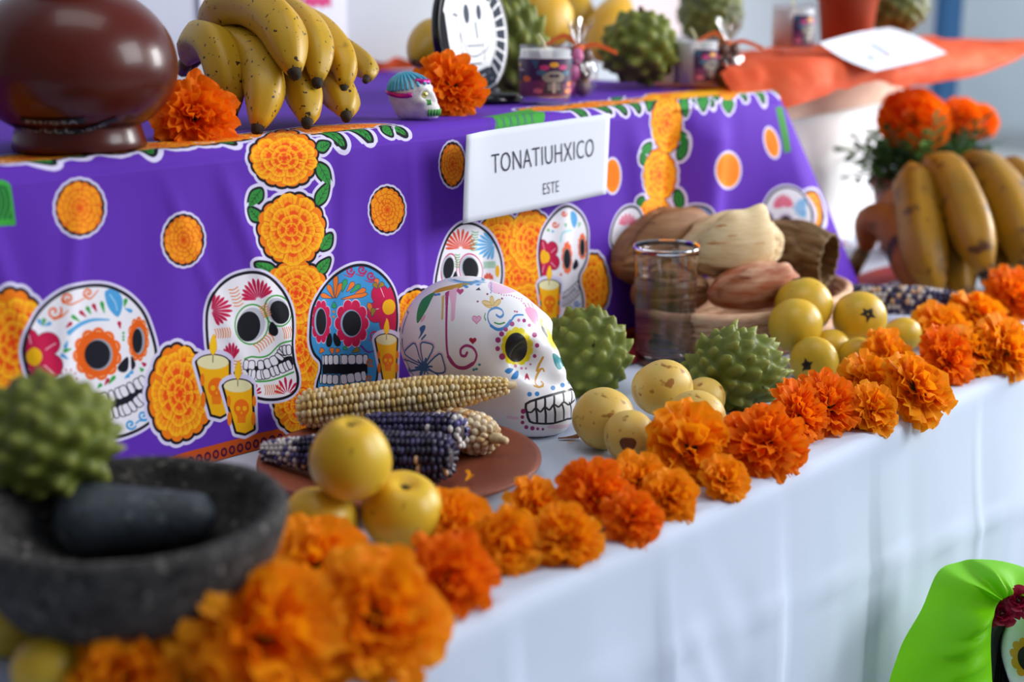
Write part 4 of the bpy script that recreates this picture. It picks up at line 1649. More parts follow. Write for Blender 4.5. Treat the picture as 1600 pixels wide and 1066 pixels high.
ROW = [  # px, py, radius px, kind, label
    (196, 1052, 78, 'warm', 'blurred orange marigold at the bottom left, beside the two small yellow fruits'),
    (415, 988, 118, 'warm', 'largest, nearest orange marigold head, in front of the stone mortar'),
    (492, 884, 78, 'warm', 'upright orange marigold between the mortar rim and the yellow apples'),
    (592, 962, 96, 'warm', 'big orange marigold hanging over the table edge right of the largest one'),
    (702, 905, 66, 'deep', 'dense orange marigold at the table edge below the right-hand yellow apple'),
    (716, 822, 52, 'warm', 'small orange marigold touching the right side of the right-hand yellow apple'),
    (792, 852, 52, 'warm', 'orange marigold in front of the plate, second back from the apples'),
    (842, 792, 46, 'warm', 'upper orange marigold of the pair by the front rim of the clay plate'),
    (884, 836, 50, 'warm', 'lower orange marigold of the pair by the front rim of the clay plate'),
    (930, 778, 55, 'deep', 'deep orange marigold on bare white cloth right of the clay plate'),
    (990, 808, 44, 'deep', 'orange marigold at the edge just below the blemished small guava'),
    (1000, 752, 46, 'warm', 'orange marigold leaning against the blemished small guava'),
    (1048, 775, 42, 'warm', 'low orange marigold under the tall bright one in front of the guavas'),
    (1082, 700, 68, 'warm', 'tall bright orange marigold with broad petals covering the right guava'),
    (1134, 748, 36, 'warm', 'little orange marigold at the edge under the tall broad-petalled one'),
    (1198, 690, 60, 'deep', 'dense deep orange marigold with a dark centre below the right cherimoya'),
    (1252, 650, 50, 'deep', 'orange marigold right behind the dense one below the right cherimoya'),
    (1296, 634, 52, 'deep', 'dark-centred orange marigold below the lowest tejocote fruit'),
    (1362, 598, 48, 'warm', 'ruffled yellowish orange marigold just right of the lowest tejocote fruit'),
    (1366, 638, 40, 'warm', 'low orange marigold at the edge under the ruffled yellowish one'),
    (1395, 562, 46, 'warm', 'orange marigold touching the right end of the tejocote pile'),
    (1436, 606, 56, 'warm', 'wide frilly orange marigold hanging at the table edge below the tejocote pile'),
    (1482, 562, 48, 'deep', 'deep orange marigold between the wide frilly one and the far end of the row'),
    (1472, 512, 42, 'warm', 'orange marigold lying against the right end of the speckled cob'),
    (1524, 548, 44, 'warm', 'orange marigold at the table edge, third from the right end of the row'),
    (1530, 490, 44, 'warm', 'orange marigold below the right-hand banana bunch, behind the row edge'),
    (1574, 540, 48, 'warm', 'orange marigold at the right frame edge where the row leaves the picture'),
    (1588, 462, 46, 'deep', 'uppermost orange marigold at the right, in front of the bananas'),
]
for i, (px, py, rp, kind, lab) in enumerate(ROW):
    t_ = 1.0
    for _ in range(8):
        R_ = rp / F * t_
        p_ = at(px, py, R_ * .72)
        t_ = depth(p_)
    r_ = random.Random(i * 7 + 3)
    ax = np.array([r_.uniform(-.55, .05), -.75 + r_.uniform(-.3, .3), r_.uniform(.35, .95)])
    marigold(lab, p_, R_ * (1.22 if i < 6 else 1.15), ax, kind, i + 1, 'marigold heads laid along the table edge')
for px, py, rp, t_, kind, lab, ax in ((305, 180, 70, 1.262, 'deep', 'deep orange marigold between the clay pot and the upper bananas', (-.35, -.75, .45)),
                                      (706, 132, 57, 1.50, 'deep', 'deep orange marigold behind the small sugar skull', (-.3, -.7, .55))):
    p_ = P(px, py, t_)
    marigold(lab, p_, rp / F * t_ * 1.02, ax, kind, px, 'marigolds on the purple tier')

# ------------------------------------------------------------------ fruit
m_apple = M('yellow_apple_skin', 'e2b01f', .38, c2='d9b832', scale=22, spec=.5, spots=[(90, .05, 'b98a1c', .68)], sss=.05)
m_guava = M('pale_guava_skin', 'd9b354', .45, c2='d2b95e', scale=30, spots=[(75, .06, 'a06a24', .60), (28, .10, 'b98634', .60)])
m_tejo = M('tejocote_skin', 'd8ad2c', .38, c2='b9a32c', scale=24, lo=.42, hi=.7, spots=[(150, .05, '6a4a18', .72)])
m_navel = M('dark_calyx', '2e2216', .8, bump=.5, bscale=300)
m_bruise = M('brown_bruise', '7a4416', .6, c2='5a2e10', scale=90)


def fruit(name, label, c, R, squash, mat, group, axis=(0, 0, 1), seed=0, dimple=.0, navel=None, navel_r=.0, lumpy=.03, taper=0.0, cat='fruit', bruise=None):
    """round fruit: axis is the calyx direction"""
    t = thing(name, label, cat, c, group=group)
    v, f = ball(1, sub=4)
    n = noise3(v, 1.3, seed * 3.1)
    rad = 1 + lumpy * n
    z = v[:, 2]
    rho = np.sqrt(v[:, 0] ** 2 + v[:, 1] ** 2)
    w = v * rad[:, None]
    w[:, :2] *= (1 + taper * z)[:, None]
    w[:, 2] *= squash
    if dimple:
        w[:, 2] -= dimple * np.exp(-(rho / .30) ** 2) * (z > 0) - .6 * dimple * np.exp(-(rho / .22) ** 2) * (z < 0)
    m = np.array(rot_to(axis, seed).to_3x3())
    w = (w * R) @ m.T
    part('skin', w + np.array(c), f, mat, t)
    ax = np.array(axis, float)
    ax /= np.linalg.norm(ax)
    if navel is not None:
        zz = squash - dimple
        vs, fs = [], []
        r_ = random.Random(seed)
        k = 14
        prof = []
        for i in range(k):
            a = 2 * PI * i / k
            q = navel_r * (1.25 if i % 3 == 0 else .72) * r_.uniform(.8, 1.15)
            prof.append((q * math.cos(a), q * math.sin(a)))
        ring0 = [(x, y, (1 - .5 * (x * x + y * y)) * (squash - dimple * math.exp(-((x * x + y * y) ** .5 / .3) ** 2)) + .012) for x, y in prof]
        ring1 = [(x * .45, y * .45, squash - dimple + .05) for x, y in prof]
        ring2 = [(x * .2, y * .2, squash - dimple + .0) for x, y in prof]
        vs = np.array(ring0 + ring1 + ring2) * R
        for a in (0, k):
            for i in range(k):
                fs.append((a + i, a + (i + 1) % k, a + k + (i + 1) % k, a + k + i))
        fs.append(tuple(2 * k + i for i in range(k)))
        o = part(navel, vs @ m.T + np.array(c), fs, m_navel, t)
        o['label'] = 'dark dried calyx'
    if bruise is not None:
        bd, br = bruise
        bm_ = np.array(rot_to(bd).to_3x3())
        pts, fc = [], []
        k = 18
        bv = bvh_of(w + np.array(c), f)
        for rr in (0, .5, 1.0):
            for i in range(k if rr else 1):
                a = 2 * PI * i / k
                q = br * rr * (1 + .12 * math.sin(3 * a))
                dloc = bm_ @ np.array([q * math.cos(a), q * math.sin(a), 1.0])
                hit, nn, *_ = bv.ray_cast(Vector(c) + Vector(dloc).normalized() * R * 3, -Vector(dloc).normalized())
                pts.append(np.array(hit) + np.array(nn) * .0004)
        for i in range(k):
            fc.append((0, 1 + i, 1 + (i + 1) % k))
            fc.append((1 + i, 1 + k + i, 1 + k + (i + 1) % k, 1 + (i + 1) % k))
        o = part('bruise', pts, fc, m_bruise, t)
        o['label'] = 'brown sunken bruise'
    return t


def P_on(px, py, R, z0=0.0, zr=1.0):
    """centre of a round thing of radius R px that rests on height z0"""
    t = 1.0
    for _ in range(10):
        r = R / F * t
        p = at(px, py, z0 + r * zr)
        t = depth(p)
    return p, R / F * t


TOW = -FV
p_, r_ = P_on(628, 797, 65)
fruit('yellow_apple', 'yellow apple with a deep stem hollow, right of the lower pair by the plate', p_, r_, .93, m_apple, 'yellow apples', (-.1, -.3, .95), 1, .30, 'stem_hollow', .14, .02, -.02)
p_, r_ = P_on(500, 812, 60)
fruit('yellow_apple', 'yellow apple half hidden by the marigolds, left of the lower pair', p_, r_, .92, m_apple, 'yellow apples', (.25, .1, .95), 2, .28, 'stem_hollow', .14, .02)
fruit('yellow_apple', 'top yellow apple resting on the other two beside the blue cob', P(548, 714, 1.02), 64 / F * 1.02, 1.06, m_apple, 'yellow apples', (-.06, -.12, .97), 3, .24, 'stem_hollow', .12, .025, -.14)

p_, r_ = P_on(943, 654, 49)
fruit('guava', 'large pale guava with brown flecks, leftmost of the guava pile', p_, r_, .95, m_guava, 'pale guavas', (-.6, -.3, .6), 4, 0, None, 0, .05)
p_, r_ = P_on(985, 682, 43)
fruit('guava', 'small pale guava with a round brown bruise, lowest in front of the pile', p_, r_, .95, m_guava, 'pale guavas', (.3, -.6, .5), 5, 0, None, 0, .05, bruise=(tuple(TOW + RV * -.18 - UV_ * .25), .30))
p_, r_ = P_on(1088, 655, 47)
fruit('guava', 'greenish pale guava behind the tall broad-petalled marigold', p_, r_, .95, m_guava, 'pale guavas', (.5, .2, .6), 6, 0, None, 0, .04)
p_, r_ = P_on(1100, 622, 34)
fruit('guava', 'pale guava mostly hidden at the back right of the guava pile', p_, r_, .95, m_guava, 'pale guavas', (.5, .2, .6), 7, 0, None, 0, .04)
fruit('guava', 'topmost pale yellow guava with a faint brown patch, in front of the water glass', P(1035, 606, 1.335), 48 / F * 1.335, .92, m_guava, 'pale guavas', tuple(UV_ * .9 - RV * .25), 8, 0, None, 0, .04, bruise=None)

TJ = [(1243, 508, 42, 1.0, 'front left tejocote with two black specks and a dark calyx at the bottom', (-.25, -.55, -.65), 'pile'),
      (1256, 478, 45, 1.0, 'pale rear left tejocote behind the one with two black specks', (0, .3, .9), 'pile'),
      (1343, 497, 42, 1.0, 'tejocote with a star-shaped dark calyx facing the viewer, top right of the pile', (-.62, -.70, .36), 'pile'),
      (1272, 566, 40, .72, 'lowest tejocote with a ragged black calyx at its left', (-.95, -.10, .05), 'floor'),
      (1297, 545, 32, .95, 'small tejocote wedged in the middle of the pile', (.2, .5, .7), 'floor'),
      (1409, 524, 31, .9, 'small tejocote at the right end of the pile beside the speckled cob', (.2, .5, .7), 'floor'),
      (1340, 556, 30, .9, 'tejocote with a dark underside half behind a ruffled marigold', (-.6, -.6, -.4), 'floor')]
for i, (px, py, R, sq, lab, ax, how) in enumerate(TJ):
    if how == 'floor':
        p_, r_ = P_on(px, py, R, 0, sq)
    else:
        t0 = {0: 1.545, 1: 1.59, 2: 1.585}[i]
        p_, r_ = P(px, py, t0), R / F * t0
    fruit('tejocote', lab, p_, r_, sq, m_tejo, 'tejocote fruits', ax, 20 + i, .05, 'calyx', .24, .025)
p_, r_ = P_on(14, 968, 54)
fruit('tejocote', 'blurred yellow fruit cut by the left frame edge below the mortar', p_, r_, 1.15, m_tejo, 'small yellow fruits', (.1, -.3, -.9), 31, .04, 'calyx', .2, .02)
p_, r_ = P_on(74, 1046, 56)
fruit('tejocote', 'blurred yellow fruit at the bottom edge left of the marigolds', p_, r_, .95, m_tejo, 'small yellow fruits', (.3, .3, .9), 32, .04, None, .2, .02)

# ------------------------------------------------------------------ cherimoyas
m_cher = M('cherimoya_skin', '4f5a14', .52, c2='68742a', scale=18, attr='9a9c48', spec=.3, bump=.15, bscale=90, spots=[(60, .05, '2a2a14', .70)])
m_cher2 = M('cherimoya_skin_dark', '43491a', .5, c2='5f6a28', scale=26, attr='8a8f42', bump=.15, bscale=90)
m_stem = M('brown_stem', '5a3d22', .8, bump=.4)


def cher_geom(n, h, w, seed, squash=1.0, lean=(0, 0, 1), hook=.35):
    v, f = ball(1, sub=5)
    r = random.Random(seed)
    d = []
    for i in range(n):
        z = 1 - 2 * (i + .5) / n
        a = i * 2.39996
        q = math.sqrt(1 - z * z)
        p = np.array([q * math.cos(a), q * math.sin(a), z]) + np.array([r.uniform(-.09, .09) for _ in range(3)])
        d.append(p / np.linalg.norm(p))
    d = np.array(d)
    hh = np.array([h * r.uniform(.65, 1.25) for _ in range(n)])
    dots = v @ d.T
    idx = dots.argmax(1)
    ang = np.arccos(np.clip(dots.max(1), -1, 1))
    k = np.clip(1 - ang / w, 0, 1) ** 1.5
    ln = np.array(lean, float)
    tang = ln - (v @ ln)[:, None] * v
    out = v * (1 + hh[idx] * k)[:, None] + tang * (hook * hh[idx] * k ** 1.5)[:, None]
    out += v * (.05 * noise3(v, 1.4, seed))[:, None]
    out[:, 2] *= squash
    return out, f, np.clip(k ** 2.2, 0, 1)


def cherimoya(label, c, R, seed, n=95, h=.20, w=.24, squash=1.0, lean=(0, 0, 1), mat=None, hook=.35, stem=None):
    t = thing('cherimoya', label, 'fruit', c, group='spiky green cherimoyas')
    v, f, k = cher_geom(n, h, w, seed, squash, lean, hook)
    part('skin', v * R + np.array(c), f, mat or m_cher, t, tone=k)
    sd = np.array(stem if stem is not None else (0, 0, 1.0), float)
    sd /= np.linalg.norm(sd)
    p0 = np.array(c) + sd * R * .88
    part('stem', *tube([p0, p0 + sd * R * .16, p0 + sd * R * .26], [R * .09, R * .07, R * .075], 9), m_stem, t)
    return t


cherimoya('spiky green cherimoya resting in the stone mortar at the left', P(72, 682, .93), 98 / F * .93, 3, 84, .28, .29, .88, (0, 0, 1), None, .5, (-.5, .6, .5))
p_, r_ = P_on(916, 552, 62, 0, .95)
cherimoya('spiky green cherimoya standing behind the ceramic skull\'s face', p_, r_, 4, 88, .26, .27, 1.05, (0, 0, 1), None, .6, (0, .3, 1))
p_, r_ = P_on(1150, 578, 68, 0, .80)
cherimoya('spiky green cherimoya with hooked scales leaning right, before the basket', p_, r_, 5, 92, .30, .27, .85, tuple(RV * .8 + np.array([0, 0, .5])), None, .9, tuple(RV))
cherimoya('round green cherimoya on the purple tier between the two printed candles', P(1000, 74, 1.89), 55 / F * 1.89, 6, 64, .26, .32, .92, (0, 0, 1), None, .3)
cherimoya('green cherimoya standing on end behind the round skeleton sign', P(797, 75, 1.80), 50 / F * 1.80, 7, 70, .30, .30, 1.5, (0, 0, 1), None, .5)
cherimoya('green cherimoya behind the second cellophane bag', P(1110, 22, 2.32), 48 / F * 2.32, 8, 90, .18, .26, 1.0, (0, 0, 1), m_cher2)
cherimoya('dark olive cherimoya at the top, right of the terracotta pot', P(1400, 8, 2.28), 46 / F * 2.28, 9, 90, .15, .26, .95, (0, 0, 1), m_cher2)

# ------------------------------------------------------------------ stone mortar and pestle
m_stone = M('volcanic_stone', '403e3d', .85, c2='2a2928', scale=70, bump=1.0, bscale=240, spots=[(150, .06, '76706a', .62), (90, .05, '141414', .62)])
m_pest = M('smooth_dark_stone', '454d55', .5, c2='30363c', scale=55, bump=.7, bscale=300, spots=[(110, .06, '5d666c', .62)])
BW = np.array([.454, .730, 0.0])
bt = thing('stone_mortar', 'round dark volcanic stone mortar at the lower left', 'mortar', BW)
prof = [(0, .022), (.04, .022), (.062, .026), (.080, .042), (.092, .066), (.0985, .086), (.0975, .0925), (.093, .0945), (.087, .092), (.082, .080), (.070, .060), (.050, .046), (.025, .040), (0, .039)]
v_, f_ = lathe(smooth_poly(prof, 3, False), 96, False)
v_ = v_ * (1 + .012 * noise3(v_, 22, 1)[:, None])
part('bowl', v_ + BW, f_, m_stone, bt)
for k in range(3):
    a = math.radians(200 + 120 * k)
    c_ = BW + np.array([.050 * math.cos(a), .050 * math.sin(a), 0])
    lv, lf = lathe([(0, 0), (.012, 0), (.016, .006), (.021, .022), (.026, .036), (0, .036)], 20, False)
    part('leg', lv + c_, lf, m_stone, bt)
pa, pb = P(80, 812, .925), P(338, 806, .925)
ps = thing('pestle', 'smooth dark stone pestle lying inside the mortar', 'pestle', (pa + pb) / 2)
ts = np.linspace(0, 1, 16)
rad = [.0235 * (math.sin(min(x / .16, 1) * PI / 2) ** .6) * (1 - .42 * max(0, x - .2) / .8) * (math.sqrt(max(1 - max(0, (x - .90) / .102) ** 2, .0))) + .0006 for x in ts]
part('pestle_body', *tube([pa + (pb - pa) * x for x in ts], rad, 24), m_pest, ps)

# ------------------------------------------------------------------ glass of water
m_glass = M('clear_glass', 'ffffff', .0, trans=1.0, ior=1.45, spec=.5)
m_water = M('water', 'ffffff', .0, trans=1.0, ior=1.33, spec=.5)
GC = at(1037, 566, 0)
g = thing('water_glass', 'clear straight drinking glass of water before the tamale basket', 'glass', GC)
gp = [(0, .001), (.026, 0), (.0300, .001), (.0312, .004), (.0355, .122), (.0365, .1265), (.0358, .1278), (.0345, .1265), (.0338, .122), (.0299, .016), (.0285, .0125), (0, .012)]
part('glass_body', *[(lambda vf: (vf[0] + GC, vf[1]))(lathe(smooth_poly(gp, 3, False), 72, False))][0], m_glass, g)
wp = [(0, .0123), (.0290, .0122), (.0304, .0165), (.0334, .0955), (.0338, .0972), (.0325, .0966), (0, .0965)]
part('water', *[(lambda vf: (vf[0] + GC, vf[1]))(lathe(wp, 72, False))][0], m_water, g)

# ------------------------------------------------------------------ basket of tamales
m_wick = M('wicker', 'cf9f80', .7, c2='e0bb98', scale=60, stretch=(1, 1, 4), bump=.3, bscale=200)
BC = np.array([1.405, .884, 0.0])
bk = thing('woven_basket', 'low oval woven basket holding the tamales', 'basket', BC)


def oval(a, b, z, n=90, wob=0.0, k=17, ph=0.0):
    th = np.linspace(0, 2 * PI, n, endpoint=False)
    w = 1 + wob * np.sin(th * k + ph)
    return np.stack([a * w * np.cos(th), b * w * np.sin(th), np.full(n, z)], 1) + BC


for k in range(7):
    z = .005 + k * .0072
    o = part('coil', *tube(oval(.128 + .003 * k, .066 + .003 * k, z, 90, .012, 20, k * PI), .0042, 7, closed=True), m_wick, bk)
for k in range(34):
    a = 2 * PI * k / 34
    pth = [BC + np.array([(.128 + .021 * q) * math.cos(a), (.066 + .020 * q) * math.sin(a), .002 + .052 * q]) for q in (0, .5, 1)]
    part('upright', *tube(pth, .0022, 6), m_wick, bk)
part('rim', *tube(oval(.1515, .0875, .054, 90), .0055, 8, closed=True), m_wick, bk)
fv, ff, _ = grid(40, 4, lambda U, V: np.stack([.130 * V * np.cos(2 * PI * U), .068 * V * np.sin(2 * PI * U), .003 + 0 * U], 1) + BC, closed_u=True)
part('basket_floor', fv, ff, m_wick, bk)

HUSK = {k: M('corn_husk_' + k, a, .65, c2=b, scale=22, stretch=(1, 1, 5), bump=.35, bscale=70, spots=[(30, .06, c, .66)], transl=.1)
        for k, a, b, c in (('cream', 'd9bd8c', 'e6d0a4', 'c07a3a'), ('brown', 'a5764c', '8a5c38', '6e4426'), ('olive', '8a6e46', '74593a', '5a4028'), ('rust', 'a65a34', 'd0a080', '7e3818'))}
m_dough = M('red_stained_filling', '8a3a22', .6, c2='a85230', scale=60)


def tamale(label, a, b, rw, rh, kind, up, seed, open_end=False, flap=None):
    """plump husk parcel from a to b with lengthwise ribs, pinched ends and a folded flap"""
    a, b = np.array(a), np.array(b)
    t = thing('tamale', label, 'tamale', (a + b) / 2, group='tamales in the basket')
    d, s, u = frame(b - a, up)
    L = np.linalg.norm(b - a)

    def fn(U, V):
        x = U
        th = 2 * PI * V
        if open_end:
            pr = np.where(x < .3, .35 + .65 * np.sin(x / .3 * PI / 2), 1.0 + .06 * (x - .3))
        else:
            pr = np.sin(np.clip(x, .0, 1) * PI) ** .5 * .98 + .02
        cr = np.array([noise.noise(Vector((math.cos(q) * 2.6 + seed * 7, math.sin(q) * 2.6, w * 2.2))) for q, w in zip(th, x)])
        c2 = np.array([noise.noise(Vector((math.cos(q) * 7 + seed * 3, math.sin(q) * 7, w * 3.0 + 5))) for q, w in zip(th, x)])
        rib = 1 + .012 * np.sin(th * 11 + seed + 2 * x) - .16 * np.clip(.16 - np.abs(cr), 0, .16) / .16 + .10 * cr + .07 * c2 - .05 * np.clip(.12 - np.abs(c2), 0, .12) / .12
        lift = .16 * rh * np.sin(x * PI)
        return a + np.outer(x * L, d) + (np.cos(th) * rw * pr * rib)[:, None] * s + ((np.sin(th) * rh * pr * rib) + lift)[:, None] * u
    v, f, _ = grid(52, 90, fn, closed_v=True)
    o = part('husk', v, f, HUSK[kind], t)
    if open_end:
        so = o.modifiers.new('thickness', 'SOLIDIFY')
        so.thickness = .0022
        part('filling', *(lambda vf: (vf[0] @ np.stack([s, u, d], 1).T + b - d * L * .28, vf[1]))(ball(rw * .86, rh * .86, .012, 3)), m_dough, t)
    if flap:
        f0, f1, w, hgt = flap

        def ff_(U, V):
            x = f0 + (f1 - f0) * U
            ang = -.35 + V * w
            pr = np.sin(np.clip(x, .02, .98) * PI) ** .5
            h = hgt * np.sin(U * PI) ** .7 * V ** 1.5 * (1 + .25 * np.sin(U * 9))
            return a + np.outer(x * L, d) + (np.cos(ang) * (rw * pr * 1.04))[:, None] * s + ((np.sin(ang) * rh * pr * 1.04) + .16 * rh * np.sin(x * PI) + h)[:, None] * u
        v, f, _ = grid(22, 12, ff_)
        fo = part('husk_flap', v, f, HUSK[kind], t)
        so = fo.modifiers.new('thickness', 'SOLIDIFY')
        so.thickness = .0016
    return t


tamale('plump cream tamale with a folded flap, on top of the basket', P(1068, 398, 1.60), P(1215, 380, 1.71), .040, .040, 'cream', UV_ * .8 + TOW * .6, 1, False, (.03, .66, 1.45, .026))
tamale('large brown tamale at the back left, behind the water glass', P(960, 415, 1.62), P(1120, 375, 1.72), .042, .045, 'brown', UV_, 2, False, (.1, .9, 1.2, .010))
tamale('olive brown husk tube with an open end, right side of the basket', P(1170, 385, 1.78), P(1296, 408, 1.72), .030, .034, 'olive', UV_, 3, True)
tamale('rust stained tamale with a peeled edge, low in front of the cream one', P(1108, 462, 1.585), P(1248, 440, 1.665), .028, .027, 'rust', UV_ * .7 + TOW * .7, 4, False, (.03, .8, 1.5, .016))
tamale('brown tamale low behind the glass at the left end of the basket', P(985, 462, 1.62), P(1110, 455, 1.62), .028, .030, 'brown', UV_, 5)

# ------------------------------------------------------------------ bananas
m_ban = M('banana_skin', 'c79a1a', .42, c2='b89424', scale=14, spec=.45, bump=.05, bscale=60, spots=[(170, .03, '3a2410', .655), (40, .10, '7a5420', .66)])
m_ban_r = M('ripe_banana_skin', 'a5760e', .45, c2='8a6618', scale=14, spec=.4, bump=.05, bscale=60, spots=[(26, .08, '54300f', .60), (70, .05, '4a2c10', .64)])
m_ban_o = M('brown_banana_skin', 'b06a1c', .5, c2='8a4c18', scale=16, spec=.4, spots=[(20, .08, '3c2010', .62)])
m_ban_t = M('black_banana_tip', '231a12', .85, c2='3a2a1a', scale=200, bump=.5)
m_ban_s = M('banana_stem', '7d6420', .65, c2='4a3818', scale=60)


def banana(parent, pts, r, mat, seed=0, tip=True, stem=.30):
    """pts: centreline (px, py, depth) from stem to tip"""
    pth = smooth_poly([P(*q) for q in pts], 8, False)
    seg = np.linalg.norm(np.diff(pth, axis=0), axis=1)
    x = np.concatenate([[0], np.cumsum(seg)]) / seg.sum()
    xs = np.linspace(0, 1, 30)
    pth = np.stack([np.interp(xs, x, pth[:, k]) for k in range(3)], 1)
    rad = [r * (min(stem + (1 - stem) * (min(q / .22, 1) ** .8), 1.0)) * (1 if q < .72 else (1 - .66 * ((q - .72) / .28) ** 2.2)) for q in xs]
    ph = seed * 1.1
    v, f = tube(pth, rad, 20, True, lambda a: 1 + .075 * (1 - 2 * abs(math.sin(2.5 * a + ph)) ** .8))
    o = part('banana', v, f, mat, parent)
    if tip:
        d = pth[-1] - pth[-3]
        d /= np.linalg.norm(d)
        e = pth[-1]
        tv, tf = tube([e - d * .002, e + d * .002, e + d * .006, e + d * .008], [r * .36, r * .30, r * .26, r * .14], 10)
        t = obj('banana_tip', make_mesh('banana_tip', tv - np.array(parent.location), tf, m_ban_t), o)
        t['label'] = 'blackened blossom end'
    return o


def crown(parent, p, targets, r):
    for k, q in enumerate(targets):
        m = (np.array(p) + np.array(q)) / 2
        part('banana_stalk', *tube([p, m, q], [r * 1.2, r, r * .9], 10), m_ban_s, parent)


base = at(440, 205, ZT)
bb = thing('banana_bunch', 'bunch of freckled yellow bananas on the purple tier beside the clay pot', 'bananas', base)
U1 = [([(292, 96, 1.42), (308, 66, 1.39), (332, 68, 1.355), (350, 110, 1.34), (362, 178, 1.335)], 31),
      ([(340, 60, 1.43), (372, 72, 1.385), (402, 92, 1.35), (414, 140, 1.32), (403, 198, 1.305)], 33),
      ([(318, 44, 1.44), (345, 16, 1.41), (392, 8, 1.37), (438, 42, 1.33), (460, 112, 1.305)], 35),
      ([(380, 12, 1.44), (440, 16, 1.41), (478, 42, 1.375), (496, 82, 1.35), (496, 126, 1.335)], 28),
      ([(430, 18, 1.46), (490, 40, 1.43), (522, 70, 1.40), (539, 104, 1.38), (538, 136, 1.37)], 24),
      ([(470, 40, 1.49), (530, 74, 1.46), (562, 96, 1.44), (576, 112, 1.42), (573, 122, 1.41)], 20),
      ([(390, 90, 1.43), (440, 105, 1.39), (468, 135, 1.36), (479, 165, 1.34), (480, 190, 1.325)], 30),
      ([(430, 95, 1.46), (490, 115, 1.43), (524, 140, 1.40), (538, 160, 1.375), (541, 180, 1.36)], 29)]
for i, (pts, r) in enumerate(U1):
    banana(bb, pts, r / F * pts[2][2], m_ban, i)
crown(bb, P(286, 108, 1.46), [P(292, 96, 1.42), P(318, 50, 1.44), P(340, 64, 1.43)], .007)

base = at(1480, 465, 0)
b2 = thing('banana_bunch', 'bunch of ripe spotted bananas at the right behind the speckled cob', 'bananas', base)
U2 = [([(1424, 262, 2.06), (1432, 300, 2.00), (1438, 350, 1.94), (1450, 410, 1.90), (1464, 456, 1.885)], 36, m_ban_r),
      ([(1450, 250, 2.08), (1484, 280, 2.00), (1507, 325, 1.93), (1526, 380, 1.88), (1540, 425, 1.865)], 36, m_ban_r),
      ([(1452, 290, 2.10), (1478, 330, 2.02), (1488, 380, 1.97), (1498, 430, 1.93), (1506, 468, 1.91)], 31, m_ban_r),
      ([(1500, 258, 2.10), (1540, 274, 2.02), (1574, 315, 1.96), (1596, 370, 1.91), (1606, 424, 1.89)], 38, m_ban_r),
      ([(1510, 320, 2.10), (1538, 360, 2.02), (1556, 400, 1.97), (1556, 436, 1.93), (1550, 458, 1.92)], 31, m_ban_r),
      ([(1556, 262, 2.12), (1596, 286, 2.04), (1630, 330, 1.99), (1650, 390, 1.95), (1655, 440, 1.94)], 34, m_ban_r),
      ([(1352, 392, 2.03), (1362, 350, 2.02), (1392, 352, 1.99), (1416, 400, 1.95), (1436, 458, 1.92)], 30, m_ban_o),
      ([(1372, 345, 2.08), (1398, 320, 2.07), (1430, 324, 2.04), (1452, 380, 2.0), (1466, 440, 1.98)], 28, m_ban_o)]
for i, (pts, r, mt) in enumerate(U2):
    banana(b2, pts, r / F * pts[2][2], mt, i + 3, i not in (0, 2))
crown(b2, P(1330, 425, 2.04), [P(1352, 392, 2.03), P(1372, 350, 2.06)], .010)

# ------------------------------------------------------------------ clay pot with embossed labels
m_pot = M('polished_clay', '581a0d', .30, c2='481309', scale=8, spec=.4, bump=.03, bscale=40, coat=.12)
PT = P(125, 232, 1.178)
PT[2] = ZT
pot = thing('clay_pot', 'big round polished reddish clay pot at the top left corner', 'pot', PT)
R0 = .0832
pp = [(0, .002), (.050, 0), (.0535, .001), (.0545, .003), (.0525, .010), (.0505, .018), (.0510, .0215), (.0555, .0245)]
for a in np.linspace(-50, 62, 22):
    pp.append((R0 * math.cos(math.radians(a)), .0665 + .0600 * math.sin(math.radians(a)) * (1.0 if a < 0 else 1.15)))
pp += [(.034, .131), (.032, .140), (.036, .152), (.043, .160), (.040, .161), (.030, .142), (.028, .135)]
pv, pf = lathe(pp, 96, False)
part('pot_body', pv + PT, pf, m_pot, pot)
pot_bvh = bvh_of(pv + PT, pf)
m_tape = M('black_label_tape', '14161c', .35, spec=.5)
m_emb = M('embossed_white', 'b9bcc4', .6)


def tape(px_pts, width, text):
    hits, nrm = [], []
    for px, py in smooth_poly(px_pts, 10, False):
        h, n, *_ = pot_bvh.ray_cast(Vector(CAMP), Vector(ray(px, py)).normalized())
        if h is not None:
            hits.append(np.array(h))
            nrm.append(np.array(n))
    hits, nrm = np.array(hits), np.array(nrm)
    nrm *= np.sign((nrm * (CAMP - hits)).sum(1))[:, None]
    tan = np.gradient(hits, axis=0)
    tan /= np.linalg.norm(tan, axis=1)[:, None]
    up = np.cross(nrm, tan)
    up *= np.sign(up[:, 2].mean())
    v, f = [], []
    n = len(hits)
    for off, w in ((.0004, .5), (.0012, .5)):
        for q in (-1, -.33, .33, 1):
            for i in range(n):
                v.append(hits[i] + nrm[i] * off + up[i] * width * w * q)
    for l in range(2):
        for q in range(3):
            for i in range(n - 1):
                a = (l * 4 + q) * n + i
                f.append((a, a + 1, a + n + 1, a + n))
    o = part('label_tape', v, f, m_tape, pot)
    tv, tf = text_mesh(text, 1.15)
    L = np.concatenate([[0], np.cumsum(np.linalg.norm(np.diff(hits, axis=0), axis=1))])
    x = (.10 + .80 * tv[:, 0]) * L[-1]
    H_ = np.stack([np.interp(x, L, hits[:, k]) for k in range(3)], 1)
    N_ = np.stack([np.interp(x, L, nrm[:, k]) for k in range(3)], 1)
    U_ = np.stack([np.interp(x, L, up[:, k]) for k in range(3)], 1)
    w = H_ + N_ * .0019 + U_ * ((tv[:, 1] - .5) * width * .56)[:, None]
    q = obj('lettering', make_mesh('lettering', w - np.array(pot.location), tf, m_emb, False), o)
    return o


